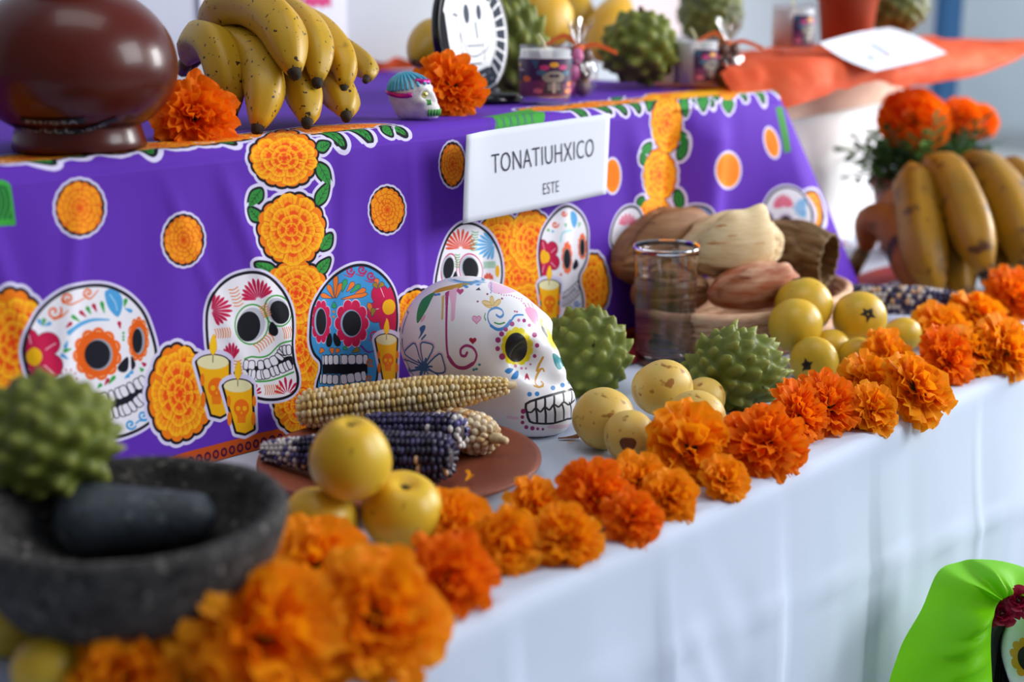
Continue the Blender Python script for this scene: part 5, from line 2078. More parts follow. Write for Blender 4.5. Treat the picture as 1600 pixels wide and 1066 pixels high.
tape([(34, 187), (84, 189), (132, 187)], .0065, 'PH/GSA')
tape([(22, 196), (70, 203), (120, 203), (150, 196), (182, 185)], .0062, '206/CCC 20/C')

# ------------------------------------------------------------------ paper sign
m_paper = M('white_paper', 'd6dbe6', .8, spec=.2)
m_ink = M('grey_ink', '454856', .8, spec=.1)


def bil(c, U, V):
    a, b, d, e = (np.asarray(q, float) for q in c)     # top left, top right, bottom right, bottom left
    return (1 - V)[:, None] * ((1 - U)[:, None] * a + U[:, None] * b) + V[:, None] * ((1 - U)[:, None] * e + U[:, None] * d)


YS = YF - .034
CR = [aty(722, 210, YS - .010), aty(951, 177, YS), aty(948, 303, YS - .004), aty(725, 350, YS - .012)]
nS = np.array([0, -1.0, 0])


def sign_fn(U, V, off=0.0):
    p = bil(CR, U, V)
    p[:, 1] += -off - .006 * np.exp(-(U / .10) ** 2) * (1 - V) + .0016 * np.sin(U * 5 + V * 2)
    return p


sg = thing('paper_sign', 'white paper sign lettered TONATIUHXICO ESTE pinned to the purple cloth', 'sign', bil(CR, np.array([.5]), np.array([.5]))[0])
sv, sf, _ = grid(28, 14, sign_fn)
so = part('sheet', sv, sf, m_paper, sg)
md = so.modifiers.new('thickness', 'SOLIDIFY')
md.thickness = .0006
md.offset = 0


def letter(body, u0, u1, v0, v1, sp=1.0):
    tv, tf = text_mesh(body, sp, .011)
    w = sign_fn(u0 + (u1 - u0) * tv[:, 0], v1 - (v1 - v0) * tv[:, 1], .0009)
    part('lettering', w, tf, m_ink, sg, smooth=False)


letter('TONATIUHXICO', .185, .88, .275, .495, 1.05)
letter('ESTE', .515, .625, .71, .845, 1.05)

# ------------------------------------------------------------------ small sugar skull
m_sugar = M('white_sugar', 'e9e6e2', .6, c2='dcd8d6', scale=200, bump=.25, bscale=700, sss=.1)
m_icb = M('blue_icing', '3f9fc4', .4, c2='6fc0dc', scale=60)
m_icp = M('magenta_foil', 'c01f8a', .25, metal=.5)
m_icg = M('green_icing', '3f9c3a', .45)
m_seq = M('gold_sequin', 'd8d27a', .2, metal=.8)
s2 = P(648, 186, 1.452)
s2[2] = ZT + .0005
k2 = .315
a2 = SK_ROT + .10
R2 = np.array([[math.cos(a2), -math.sin(a2), 0], [math.sin(a2), math.cos(a2), 0], [0, 0, 1]])
to2 = lambda v: (np.asarray(v, float) * k2) @ R2.T + s2
ss = thing('sugar_skull', 'small white sugar skull with blue icing hair and pink bands on the purple tier', 'skull', s2)
v2, f2 = surface_nets(skull_sdf, (-.10, -.075, -.006), (.095, .075, .16), .0042)
part('skull_body', to2(v2), f2, m_sugar, ss)
b2v = bvh_of(v2, f2)


def on2(o, d, lift=.0015):
    h, n, *_ = b2v.ray_cast(Vector(o) + Vector(d).normalized() * .3, -Vector(d).normalized())
    return np.array(h) + np.array(n) * lift


for k in range(11):
    a = -2.4 + k * .24
    pts = [on2((-.02, 0, .06), (math.cos(a) * math.cos(e) - .25, math.sin(a) * math.cos(e), math.sin(e)), .003) for e in (.45, .7, .95, 1.2, 1.45)]
    part('icing_lock', *tube(smooth_poly([to2(p) for p in pts], 3, False), .0017, 7), m_icb, ss)
band = [on2((-.02, 0, .06), (math.cos(a), math.sin(a), .32 + .08 * math.cos(2 * a)), .001) for a in np.linspace(-2.7, -1.0, 12)]
part('pink_band', *tube([to2(p) for p in band], .0026, 8), m_icp, ss)
band = [on2((-.0, 0, .06), (math.cos(a) * .75, math.sin(a) * .55, .9), .001) for a in np.linspace(-1.2, .8, 12)]
part('pink_band', *tube([to2(p) for p in band], .0030, 8), m_icp, ss)
for sy in (-1, 1):
    e = on2((0, 0, .076), (.062, sy * .032, .003), .002)
    bv_, bf_ = ball(.0035, sub=2)
    part('sequin_eye', bv_ + to2([e])[0], bf_, m_seq, ss)
    for q in (-.4, .3, 1.0):
        e0 = on2((0, 0, .060), (.062, sy * .032 + q * .012, .0), .001)
        e1 = on2((0, 0, .045), (.062, sy * .030 + q * .006, .0), .001)
        part('green_lash', *tube([to2([e0])[0], to2([e1])[0]], .0009, 6), m_icg, ss)
for k in range(9):
    y = -.036 + k * .009
    p0, p1 = on2((0, 0, .030), (.07, y, 0), .001), on2((0, 0, .010), (.07, y, 0), .001)
    part('icing_tooth', *tube([to2([p0])[0], to2([p1])[0]], .0013, 6), m_icg, ss)

# ------------------------------------------------------------------ round skeleton sign on a black stand
DR = .0755
dc = Canvas(640, 640, 'ffffff')


def disc_xy(pts):
    p = np.asarray(pts, float)
    return np.stack([320 + p[:, 0] * 318, 320 + p[:, 1] * 318], 1)


dp = Pen(dc, disc_xy, 3.0)
BK = '14161d'
dp.poly(scallop(0, 0, 1.02, 1.02, 40, .0), BK)
dp.poly(ell(.02, -.02, .93, .93, 60), 'ffffff')
for i in range(15):
    a = math.radians(62 - i * 13)
    c = np.array([math.cos(a), math.sin(a)])
    n = np.array([-c[1], c[0]])
    dp.poly([c * .64 - n * .055, c * .64 + n * .055, c * .90 + n * .085, c * .90 - n * .085], '3a404c')
dp.line([(.30, .86), (.52, .55), (.60, .15), (.54, -.25), (.34, -.62)], 2.2, BK)
dp.poly([(-.99, .30), (-.90, .45), (-.80, .30), (-.76, -.1), (-.70, -.45), (-.45, -.85), (-.80, -.65), (-1.0, -.2)], BK)
dp = Pen(dc, lambda q: disc_xy(np.asarray(q) - np.array([0, .13])), 4.8)
hd = [(-.46, .80), (-.10, .92), (.26, .80), (.36, .45), (.30, .22), (.22, .12), (.20, -.16), (-.18, -.22), (-.36, .0), (-.42, .15), (-.52, .40)]
dp.poly(hd, 'f6f9fc', sm=4)
dp.ring(hd, 1.4, '2a3240', sm=4)
dp.ell(-.20, .42, .085, .15, '4a505c')
dp.ell(.16, .44, .075, .12, '4a505c')
dp.line([(.04, .28), (.06, .06)], 3, '3a4250', sm=0)
dp.line([(-.26, -.06), (.20, -.06)], 1.4, '2a3240', sm=0)
for x in (-.18, -.08, .02, .12):
    dp.line([(x, -.06), (x, -.15)], .9, '2a3240', sm=0)
dp.line([(-.44, .12), (-.42, -.16), (-.30, -.20), (-.28, -.34), (.20, -.34), (.24, -.18), (.36, -.10), (.38, .16)], 1.6, '2a3240', sm=0)
dp.line([(-.12, -.36), (-.12, -.55), (.14, -.55), (.14, -.36)], 1.4, '2a3240', sm=0)
dp.line([(.18, -.35), (.14, -.62), (.30, -.78)], 9, 'f6f9fc')
for i in range(4):
    dp.line([(.0 + .10 * i, -.50 - .09 * i), (.30 + .08 * i, -.44 - .09 * i)], 6, '3a4250', sm=0)
dp.line([(-.30, -.55), (-.05, -.85)], 4, '3a4250', sm=0)
dp.line([(-.60, .42), (-.44, .40)], 1.5, '2a3240', sm=0)
m_disc = printed('skeleton_print', dc, .8, spec=.15)
m_black = M('black_plastic', '0e0f12', .18, spec=.6)
DC = P(736, 52, 1.655)
dn = np.array([.20, -.975, .10])
dn /= np.linalg.norm(dn)
_, dside, dup = frame(-dn)
ds = thing('skeleton_sign', 'round black and white sign with a skeleton standing on the tier', 'sign', (DC[0], DC[1], ZT))
fr = np.stack([dside, dup, dn], 1)
dv, df = lathe([(0, -.006), (DR * .97, -.006), (DR, -.004), (DR, .004), (DR * .985, .0055), (DR * .97, .0050), (0, .0050)], 72, False)
part('disc', dv @ fr.T + DC, df, m_black, ds)
fa = [(0, 0, .0054)] + [(DR * .965 * math.cos(2 * PI * i / 72), DR * .965 * math.sin(2 * PI * i / 72), .0054) for i in range(72)]
ff = [(0, 1 + i, 1 + (i + 1) % 72) for i in range(72)]
fa = np.array(fa)
part('printed_face', fa @ fr.T + DC, ff, m_disc, ds, uv=fa[:, :2] / (2 * DR) + .5)
foot = np.array([DC[0], DC[1], ZT])
fv_, ff_ = lathe([(0, .0), (.045, .0), (.047, .003), (.040, .009), (.020, .014), (0, .015)], 40, False)
part('stand_base', fv_ * np.array([1, .9, 1]) + foot + np.array([.012, -.012, .0005]), ff_, m_black, ds)
part('stand_post', *tube([foot + np.array([0, .003, .008]), DC - dup * DR * .9 - dn * .002], .006, 10), m_black, ds)

# ------------------------------------------------------------------ candles in printed glasses
m_wax = M('white_wax', 'e4e2e2', .45, sss=.15)
m_wick = M('cream_wick', 'd8cfa4', .8)
m_cupglass = glassy('candle_glass_film', (.96, .97, .98), .22)
lc = Canvas(900, 420, 'e6e4e8')


def lab_xy(pts):
    p = np.asarray(pts, float)
    return np.stack([p[:, 0] * 900, p[:, 1] * 420], 1)


lp = Pen(lc, lab_xy, 4.0)
lp.poly([(.20, .02), (.80, .02), (.80, .98), (.20, .98)], '3a1b48')
lp.poly([(.20, .02), (.80, .02), (.80, .35), (.60, .30), (.45, .42), (.20, .25)], '6e2f58', sm=3)
lp.ell(.28, .80, .030, .055, 'd9a860')
lp.line([(.22, .68), (.34, .68)], 4, 'b9a0b0', sm=0)
lp.ell(.37, .45, .035, .08, 'd86a2a')
lp.ell(.30, .35, .02, .05, '9a4a2a')
lp.ell(.55, .50, .075, .16, '8e8a80')                      # skeleton figure
lp.ell(.535, .53, .018, .04, '2a1830')
lp.ell(.567, .53, .018, .04, '2a1830')
lp.poly([(.50, .36), (.60, .36), (.62, .06), (.48, .06)], '3a3440')
lp.line([(.55, .34), (.55, .10)], 5, 'b0aaa0', sm=0)
for y in (.30, .24, .18):
    lp.line([(.515, y), (.585, y)], 3, 'b0aaa0', sm=0)
for x, y, c in ((.49, .75, 'c43a7a'), (.55, .82, 'e0a030'), (.61, .75, 'c43a7a'), (.47, .62, '3a6a8a'), (.64, .60, '3a6a8a'), (.68, .30, 'e07a3a'), (.72, .14, 'd8708a'), (.66, .12, 'e08a4a'), (.45, .14, 'c86a7a'), (.76, .40, 'e07a5a')):
    lp.ell(x, y, .030, .07, c)
lp.poly([(.40, .95), (.44, .7), (.46, .95)], '2f5a7a')
lp.poly([(.66, .95), (.72, .7), (.76, .95)], '2f5a7a')
m_lab = printed('candle_label_print', lc, .4, spec=.5)


def candle_cup(label, px, py, t, rot, z, a0=.17, a1=.82):
    c = P(px, py, t)
    c[2] = z
    r, h = .0305, .066
    o = thing('candle_glass', label, 'candle', c, (0, 0, 0), 'candles in printed glasses')
    part('glass_cup', *(lambda q: (q[0] + c, q[1]))(lathe([(0, 0), (r * .93, 0), (r * .97, .002), (r, h), (r * .965, h), (r * .93, .006), (0, .005)], 48, False)), m_cupglass, o)
    part('wax', *(lambda q: (q[0] + c, q[1]))(lathe([(0, .0055), (r * .92, .0062), (r * .955, .0595), (r * .90, .061), (0, .060)], 40, False)), m_wax, o)
    a = np.linspace(0, 1, 60)
    ph = 2 * PI * a + rot
    lv = np.concatenate([np.stack([r * (.972 + .03 * q) * 1.012 * np.cos(ph), r * (.972 + .03 * q) * 1.012 * np.sin(ph), np.full(60, .009 + .043 * q)], 1) for q in (0, 1)])
    uv = np.concatenate([np.stack([a, np.full(60, q)], 1) for q in (0.0, 1.0)])
    keep = [(i, i + 1, 60 + i + 1, 60 + i) for i in range(59) if a0 < a[i] < a1]
    part('printed_label', lv + c, keep, m_lab, o, uv=uv)
    part('wick', *tube([c + np.array([0, 0, .059]), c + np.array([-.003, .0, .068]), c + np.array([-.010, .002, .078])], .0016, 7), m_wick, o)


fc = math.atan2(-FV[1], -FV[0])
candle_cup('printed candle glass with a skeleton figure at the edge of the purple tier', 852, 150, 1.655, fc - PI, ZT)
candle_cup('printed candle glass between the round cherimoya and the cellophane bag', 1086, 118, 1.90, fc - PI + .40, ZT, .40, .80)
candle_cup('printed candle glass standing on the orange crepe paper', 1237, 80, 2.06, fc - PI + .40, .3165, .40, .80)

# ------------------------------------------------------------------ cellophane bags of sweets
m_cello = glassy('cellophane', (.97, .97, .98), .35, .12)
m_choc = M('chocolate_sweet', '4a2a1e', .5, c2='5e3626', scale=60)
m_pinks = M('pink_sweet', 'c86a9a', .45)
m_ribo = M('orange_ribbon', 'e8642c', .45, c2='f07a3a', scale=50)


def sweets_bag(label, px, py, t, z, w, h, seed):
    c = P(px, py, t)
    c[2] = z
    o = thing('sweets_bag', label, 'bag', c, group='cellophane bags of sweets')
    r_ = random.Random(seed)

    def fn(U, V):
        th = 2 * PI * U
        z_ = V * h * 1.45
        body = np.where(V < .62, .62 + .38 * np.sin(np.clip(V / .62, 0, 1) * PI), 0)
        nk = .62 * (1 - .72 * np.clip((V - .50) / .16, 0, 1)) + np.clip((V - .70) / .3, 0, 1) * .55
        q = np.where(V < .5, body, np.minimum(np.where(V < .62, body, 1.0), nk))
        cr = 1 + .07 * np.sin(7 * th + 9 * V + seed) + (.20 * np.sin(9 * th + seed)) * np.clip((V - .6) / .2, 0, 1)
        return np.stack([w * q * cr * np.cos(th), w * .7 * q * cr * np.sin(th), z_ + .0006 + (.006 * np.sin(9 * th)) * (V > .95)], 1) + c
    v, f, _ = grid(54, 26, fn, closed_u=True)
    part('cellophane', v, f, m_cello, o)
    for i in range(12):
        lay = i // 4
        a = i * 1.7 + seed
        p = c + np.array([w * .38 * math.cos(a), w * .26 * math.sin(a), .011 + lay * .019])
        bv, bf = ball(w * r_.uniform(.30, .40), w * .26, .0105, 2)
        part('sweet', bv + p, bf, m_pinks if i % 4 == 1 else m_choc, o)
    kn = c + np.array([0, 0, h * .93])
    part('ribbon_knot', *(lambda q: (q[0] + kn, q[1]))(ball(w * .30, w * .26, .006, 2)), m_ribo, o)
    for sx, sz in ((-1, -.12), (1, .05), (-1, .35)):
        d = RV * sx
        pts = [kn, kn + d * w * .7 + np.array([0, 0, .012 * sz * 3 + .003]), kn + d * w * 1.7 + np.array([0, 0, -.006 + .02 * sz])]
        pth = smooth_poly(pts, 6, False)
        n = len(pth)
        vv = np.concatenate([pth + np.array([0, 0, .0028]), pth - np.array([0, 0, .0028])])
        part('ribbon', vv, [(i, i + 1, n + i + 1, n + i) for i in range(n - 1)], m_ribo, o)


sweets_bag('cellophane bag of sweets tied with orange ribbon, behind the nearest candle glass', 905, 140, 1.74, ZT, .027, .062, 1)
sweets_bag('dark filled cellophane bag with an orange bow behind the second candle glass', 1138, 100, 1.90, ZT, .027, .060, 5)

# ------------------------------------------------------------------ yellow fruit on the tier
m_mango = M('mango_skin', 'c99a1a', .4, c2='b99524', scale=16, spots=[(18, .08, '6a4216', .70)])
m_pap = M('papaya_skin', 'dba21e', .42, c2='e2b23a', scale=12)


def oblong(label, name, a, b, r, mat, seed, grp, neck=.55):
    a, b = np.array(a), np.array(b)
    t = thing(name, label, 'fruit', (a + b) / 2, group=grp)
    xs = np.linspace(0, 1, 22)
    rad = [r * math.sin(PI * min(max(x, .004), .996)) ** .55 * (neck + (1 - neck) * min(x / .6, 1)) for x in xs]
    part('skin', *tube([a + (b - a) * x for x in xs], rad, 26), mat, t)
    d = (b - a) / np.linalg.norm(b - a)
    part('stem', *tube([a - d * .006, a + d * .002], [.003, .004], 8), m_stem, t)


oblong('ripe yellow mango with dark ends behind the deep orange marigold', 'mango', P(648, 96, 1.72), P(700, 46, 1.80), .031, m_mango, 1, 'mangoes', .8)
oblong('large yellow papaya behind the nearest candle glass', 'papaya', P(828, -30, 1.95), P(862, 74, 1.88), .044, m_pap, 2, 'papayas', .5)
oblong('yellow papaya leaning in the back behind the first cellophane bag', 'papaya', P(975, -10, 2.20), P(938, 92, 2.10), .040, m_pap, 3, 'papayas', .55)
oblong('golden papaya partly hidden at the top behind the ribboned bag', 'papaya', P(880, -40, 2.22), P(905, 70, 2.16), .036, m_mango, 4, 'papayas', .6)

# ------------------------------------------------------------------ orange crepe paper on stacked boxes
m_crepe = M('orange_crepe_paper', 'ee5a2a', .75, c2='f26a3c', scale=30, bump=.25, bscale=180, transl=.25)
m_card = M('beige_cardboard', 'd6bba6', .8, c2='c9a992', scale=10, spots=[(7, .12, 'b08a78', .62)])
m_wbox = M('white_box_card', 'eceeee', .8)
bx = np.array([.991, .134, 0]) / np.linalg.norm([.991, .134])
by = np.array([-bx[1], bx[0], 0])
p0 = np.array([1.725, 1.088, 0])


def obox(o, lx, ly, z0, z1):
    v, f = box((0, 0, z0), (lx, ly, z1))
    return o + np.outer(v[:, 0], bx) + np.outer(v[:, 1], by) + np.outer(v[:, 2], [0, 0, 1.0]), f


def carton(name, label, o, lx, ly, z0, z1, mat):
    t = thing(name, label, 'box', o + bx * lx / 2 + np.array([0, 0, z0]))
    part('box_body', *obox(o, lx, ly, z0, z1 - .002), mat, t, smooth=False)
    for i in range(2):
        part('flap', *obox(o + by * (ly / 2 + .001) * i + np.array([0, 0, 0]), lx, ly / 2 - .001, z1 - .002, z1), mat, t, smooth=False)


carton('white_carton', 'bright white box standing on the table end under the beige one', p0 + by * .02 + bx * .01, .55, .30, .0005, .2175, m_wbox)
carton('cardboard_box', 'beige cardboard box under the orange crepe paper at the right end', p0, .57, .22, .218, .302, m_card)


def crepe():
    front = [(1122, 118, 1.86), (1150, 148, 1.84), (1182, 166, 1.84), (1238, 166, 1.86), (1290, 150, 1.91), (1330, 138, 1.96), (1370, 126, 2.02), (1400, 136, 2.07), (1452, 132, 2.13), (1550, 111, 2.22), (1612, 80, 2.28)]
    crest = [(1120, 104, 1.90), (1150, 106, 1.90), (1182, 104, 1.90), (1238, 92, 1.90), (1290, 92, 1.94), (1330, 96, 1.98), (1370, 104, 2.03), (1400, 106, 2.08), (1452, 100, 2.14), (1550, 84, 2.24), (1612, 66, 2.30)]
    fr, cr_ = (np.array([P(*q) for q in smooth_poly(l, 6, False)]) for l in (front, crest))
    n = len(fr)
    xs = np.linspace(0, 1, n)
    cr_[:, 2] = np.minimum(np.maximum(cr_[:, 2], .309), .345)
    back = cr_ + by * .19 + np.array([0, 0, .004])
    back[:, 2] = .312 + .03 * np.clip(xs - .6, 0, 1)
    rows = []
    for k in range(22):
        t = k / 21
        if t < .4:
            q = t / .4
            p = fr * (1 - q) + cr_ * q
            p = p + (-by * .010 * math.sin(q * PI))
        else:
            q = (t - .4) / .6
            p = cr_ * (1 - q) + back * q
        rows.append(p)
    V = np.stack(rows, 1).reshape(-1, 3)
    nz = noise3(V, 16, 3.0)
    n2 = noise3(V, 42, 6.0)
    V = V + np.outer(.010 * nz * 0 + .006 * np.abs(nz) + .0035 * n2, [0, 0, 1]) + np.outer(.006 * nz + .004 * n2, -by)
    m = 22
    return V, [(i * m + j, (i + 1) * m + j, (i + 1) * m + j + 1, i * m + j + 1) for i in range(n - 1) for j in range(m - 1)]


tag(part('crepe_paper', *crepe(), m_crepe), 'crumpled orange crepe paper spread over the boxes and hanging over their edge', 'paper')
pc = [P(1390, 53, 2.22), P(1479, 91, 2.15), P(1366, 126, 1.93), P(1279, 79, 1.96)]
sh = thing('paper_sheet', 'white paper sheet with faint writing lying on the orange crepe paper', 'paper', sum(pc) / 4 + np.array([0, 0, .012]))


def sheet_fn(U, V, off=0.0):
    p = bil(pc, U, V)
    p[:, 2] += .010 + .003 * np.sin(U * 4 + V * 3) + off
    return p


sv, sf, _ = grid(14, 14, sheet_fn)
part('sheet', sv, sf, m_paper, sh)
m_fink = M('faint_ink', '9a9fb8', .8)
for u0, u1, v0 in ((.34, .40, .52), (.42, .47, .52), (.49, .55, .52), (.57, .62, .52), (.64, .68, .52), (.55, .60, .72), (.62, .66, .72)):
    q, qf, _ = grid(3, 3, lambda U, V: sheet_fn(u0 + (u1 - u0) * U, v0 + .055 * V, .0012))
    part('pencil_mark', q, qf, m_fink, sh)

def back_strip(U, V):
    return np.stack([1.30 + .62 * U, 1.715 - .02 * V + .006 * np.sin(U * 40), ZT + .001 + .018 * V + .004 * np.sin(U * 55) * V], 1)


gv, gf, _ = grid(60, 5, back_strip)
tag(part('crepe_strip', gv, gf, m_crepe), 'narrow orange crepe strip along the wall at the back of the purple tier', 'paper')
m_terra = M('orange_terracotta', 'a8401e', .6, c2='98381a', scale=14)
tp = P(1322, 52, 2.22)
tp[2] = .318
tpt = thing('terracotta_pot', 'plain orange terracotta pot at the top, left of the dark cherimoya', 'pot', tp)
part('pot_body', *(lambda q: (q[0] + tp, q[1]))(lathe([(0, .0), (.036, 0), (.038, .002), (.046, .07), (.050, .072), (.051, .092), (.047, .092), (.044, .075), (.034, .008), (0, .008)], 48, False)), m_terra, tpt)
part('soil', *(lambda q: (q[0] + tp, q[1]))(lathe([(0, .084), (.0455, .083), (.045, .078), (0, .078)], 32, False)), m_navel, tpt)

# ------------------------------------------------------------------ posters on the back wall
m_pink = M('pink_print', 'd23a78', .7)
m_red = M('red_print', 'c02a4a', .7)
m_teal = M('teal_print', '2f5f86', .7)


def poster(label, x0, y0, x1, y1, blocks, pale):
    a = aty(x0, y1, 1.742)
    b = aty(x1, y1, 1.742)
    top = aty(x0, y0, 1.742)[2] + .22
    t = thing('wall_poster', label, 'poster', ((a[0] + b[0]) / 2, 1.745, a[2]))
    part('sheet', *box((a[0], 1.7435, a[2]), (b[0], 1.7455, top)), pale, t, smooth=False)
    for px0, py0, px1, py1, mt in blocks:
        c, d = aty(px0, py1, 1.742), aty(px1, py0, 1.742)
        dx = (d[0] - c[0])
        n = 9
        pts = [(c[0] + dx * i / n, 1.7425, c[2] + (d[2] - c[2]) * (.10 * math.sin(i * 2.1) ** 2)) for i in range(n + 1)] + [(c[0] + dx * i / n, 1.7425, d[2] - (d[2] - c[2]) * .10 * math.cos(i * 1.7) ** 2) for i in range(n, -1, -1)]
        part('printed_block', pts, [tuple(range(len(pts)))], mt, t, smooth=False)


m_ppale = M('pale_poster_paper', 'e6e8f2', .8)
m_ppink = M('pale_pink_paper', 'f0dcdc', .8)
poster('white poster with pink and red printed figures behind the upper bananas', 318, 0, 545, 95, [(337, -60, 410, 22, m_pink), (345, -50, 372, 10, m_teal), (425, -60, 470, 18, m_red), (476, -60, 516, 14, m_pink), (440, -40, 460, 6, m_teal)], m_ppale)
poster('pale pink paper standing against the wall behind the round cherimoya', 962, 0, 1076, 60, [(985, -40, 1040, -5, m_red)], m_ppink)

# ------------------------------------------------------------------ potted marigold
m_pot2 = M('maroon_plastic_pot', '7a2c26', .5)
m_soil = M('soil', '2e2018', .9, bump=.5)
m_leaf = [M('marigold_leaf', '2f5226', .5, c2='46702f', scale=30, transl=.2), M('marigold_leaf_light', '5c8a3c', .5, transl=.25), M('marigold_leaf_dark', '1e3a1e', .5, transl=.15)]
mp = P(1428, 395, 2.25)
mp[2] = 0
mpt = thing('potted_marigold', 'marigold plant in a maroon pot behind the right-hand bananas', 'plant', mp)
part('pot', *(lambda q: (q[0] + mp, q[1]))(lathe([(0, 0), (.052, 0), (.054, .003), (.070, .100), (.075, .102), (.076, .118), (.071, .118), (.066, .1), (.05, .01), (0, .01)], 48, False)), m_pot2, mpt)
part('soil', *(lambda q: (q[0] + mp, q[1]))(lathe([(0, .106), (.069, .104), (.068, .09), (0, .09)], 32, False)), m_soil, mpt)
POM = pompon_mesh(5)
heads = [(1428, 190, 52, 2.20, 'deep', 1), (1500, 184, 32, 2.24, 'deep', 2), (1530, 190, 28, 2.26, 'deep', 0)]
for px, py, rp, t_, kind, sd in heads:
    c = P(px, py, t_)
    R_ = rp / F * t_
    b = mp + np.array([(c[0] - mp[0]) * .25, (c[1] - mp[1]) * .25, .10])
    part('flower_stem', *tube(smooth_poly([b, (b + c) / 2 + np.array([0, 0, .01]), c - np.array([0, 0, R_ * .5])], 5, False), .0028, 7), m_leaf[1], mpt)
    m4 = Matrix.Translation(Vector(c - mp)) @ rot_to((-.45, -.6, .75), sd) @ Matrix.Scale(R_ * 1.15, 4)
    fl = obj('flower_head', POM, mpt, mtx=m4)
    obj('calyx', CALYX, fl)
LEAFM = []
for k in range(3):
    ms = []
    for q in range(7):
        side = (q % 2) * 2 - 1 if q < 6 else 0
        x = .2 + .13 * q
        ms.append(petal_geom(np.array([x, 0, 0]), np.array([.55, side * .9, .05]) if side else np.array([1, 0, 0]), (0, 0, 1), .42 - .02 * q, .16, -.1, .01, q, 4, 3))
    ms.append(tube([(0, 0, 0), (.5, 0, .03), (1, 0, 0)], [.014, .011, .006], 5))
    v, f = join(*ms)
    LEAFM.append(make_mesh('leaf', v, f, m_leaf[k]))
rr = random.Random(12)
for i in range(120):
    a, e = rr.uniform(0, 2 * PI), rr.uniform(-.1, 1.1)
    st = np.array([rr.uniform(-.05, .05), rr.uniform(-.05, .05), rr.uniform(.105, .15)])
    d = np.array([math.cos(a) * math.cos(e), math.sin(a) * math.cos(e), math.sin(e)])
    L = rr.uniform(.045, .085)
    m4 = Matrix.Translation(Vector(st)) @ Vector(d).to_track_quat('X', 'Z').to_matrix().to_4x4() @ Matrix.Rotation(rr.uniform(-.8, .8), 4, 'X') @ Matrix.Scale(L, 4)
    obj('leaf', LEAFM[rr.choice([0, 0, 1, 2])], mpt, mtx=m4)

# ------------------------------------------------------------------ cut paper, loose petals
m_pic = M('crimson_cut_paper', '9a1f3a', .7, c2='b8341f', scale=12)
gv, gf, _ = grid(60, 4, lambda U, V: np.stack([1.10 + .92 * U, .93 + .055 * V - .012 * np.abs(np.sin(U * 40 * PI)) * (1 - V), .0014 + .0006 * np.sin(U * 60)], 1))
tag(part('cut_paper_strip', gv, gf, m_pic), 'crimson cut-paper strip lying along the foot of the purple cloth under the glass', 'paper')
for i, (px, py, kind, lab, s_) in enumerate([(872, 686, 'deep', 'long rust coloured petal on the white cloth under the skull\'s chin', .022), (886, 692, 'warm', 'tiny curled petal just right of the rust coloured one', .007), (728, 752, 'warm', 'loose orange petal on the plate beside the foremost blue cob', .014),
                                             (735, 744, 'warm', 'second loose orange petal on the plate, touching the blue cob end', .012), (1335, 384, 'deep', 'red paper scrap far back on the table before the white box', .03)]):
    c = at(px, py, .0012 if i not in (2, 3) else .0185)
    v, f = petal_geom(np.zeros(3), np.array([1, 0, .02]), (0, 0, 1), 1, .42, .1, .05, i, 4, 5)
    o = obj('loose_petal', make_mesh('loose_petal', v, f, m_pet[kind] if i not in (0, 4) else (m_bruise if i == 0 else m_red)), None)
    o.matrix_basis = Matrix.Translation(Vector(c)) @ Matrix.Rotation(-.8 + i * .6, 4, 'Z') @ Matrix.Scale(s_, 4)
    tag(o, lab, 'petal' if i != 4 else 'paper')

# ------------------------------------------------------------------ doll with a painted skull face and a green veil, in front of the table
m_veil = M('lime_satin', '84dc00', .5, c2='7ad200', scale=6, spec=.3, transl=.35)
m_rose = M('crimson_rose', 'a01238', .5, c2='b81c44', scale=30, transl=.1)
m_hair = M('black_yarn', '121216', .6)
m_face = M('white_face_paint', 'eef0f0', .5)
m_eyeb = M('black_eye_paint', '0f0f12', .5)
m_eyey = M('yellow_petal_paint', 'e8a41a', .5)
m_dress = M('dark_dress', '3a1a4a', .7)
m_mouth = M('red_mouth_paint', '9a1c2a', .5)
DT = 1.34
dh = P(1640, 1030, DT)
doll = thing('skull_doll', 'doll with a white skull face, black hair, red roses and lime green veil', 'doll', (dh[0], dh[1], -.75))
fwd = -FV * .93 - RV * .32 + np.array([0, 0, -.08])
fwd /= np.linalg.norm(fwd)
sdv = np.cross(np.array([0, 0, 1.0]), fwd)
sdv /= np.linalg.norm(sdv)
upv = np.cross(fwd, sdv)
HB = np.stack([fwd, sdv, upv], 1)


def head_sdf(X, Y, Z):
    Ya = np.abs(Y)
    d = sd_ell(X, Y, Z, (0, 0, .012), (.047, .045, .050))
    d = smin(d, sd_ell(X, Y, Z, (.012, 0, -.026), (.030, .027, .034)), .02)
    d = smin(d, sd_ell(X, Y, Z, (.046, 0, -.004), (.007, .005, .012)), .008)
    d = smin(d, sd_ell(X, Ya, Z, (.030, .026, -.008), (.012, .010, .009)), .01)
    d = smax(d, -sd_ell(X, Ya, Z, (.052, .019, .010), (.012, .012, .012)), .005)
    d = smin(d, sd_ell(X, Y, Z, (-.004, 0, -.075), (.014, .014, .036)), .012)
    return d


hvv, hff = surface_nets(head_sdf, (-.06, -.06, -.115), (.065, .06, .075), .0035)
part('head', hvv @ HB.T + dh, hff, m_face, doll)
hb = bvh_of(hvv, hff)


def face_at(y, z, lift=.0008):
    h, n, *_ = hb.ray_cast(Vector((.2, y, z)), Vector((-1, 0, 0)))
    return (np.array(h) + np.array([lift, 0, 0])) if h is not None else np.array([.03, y, z])


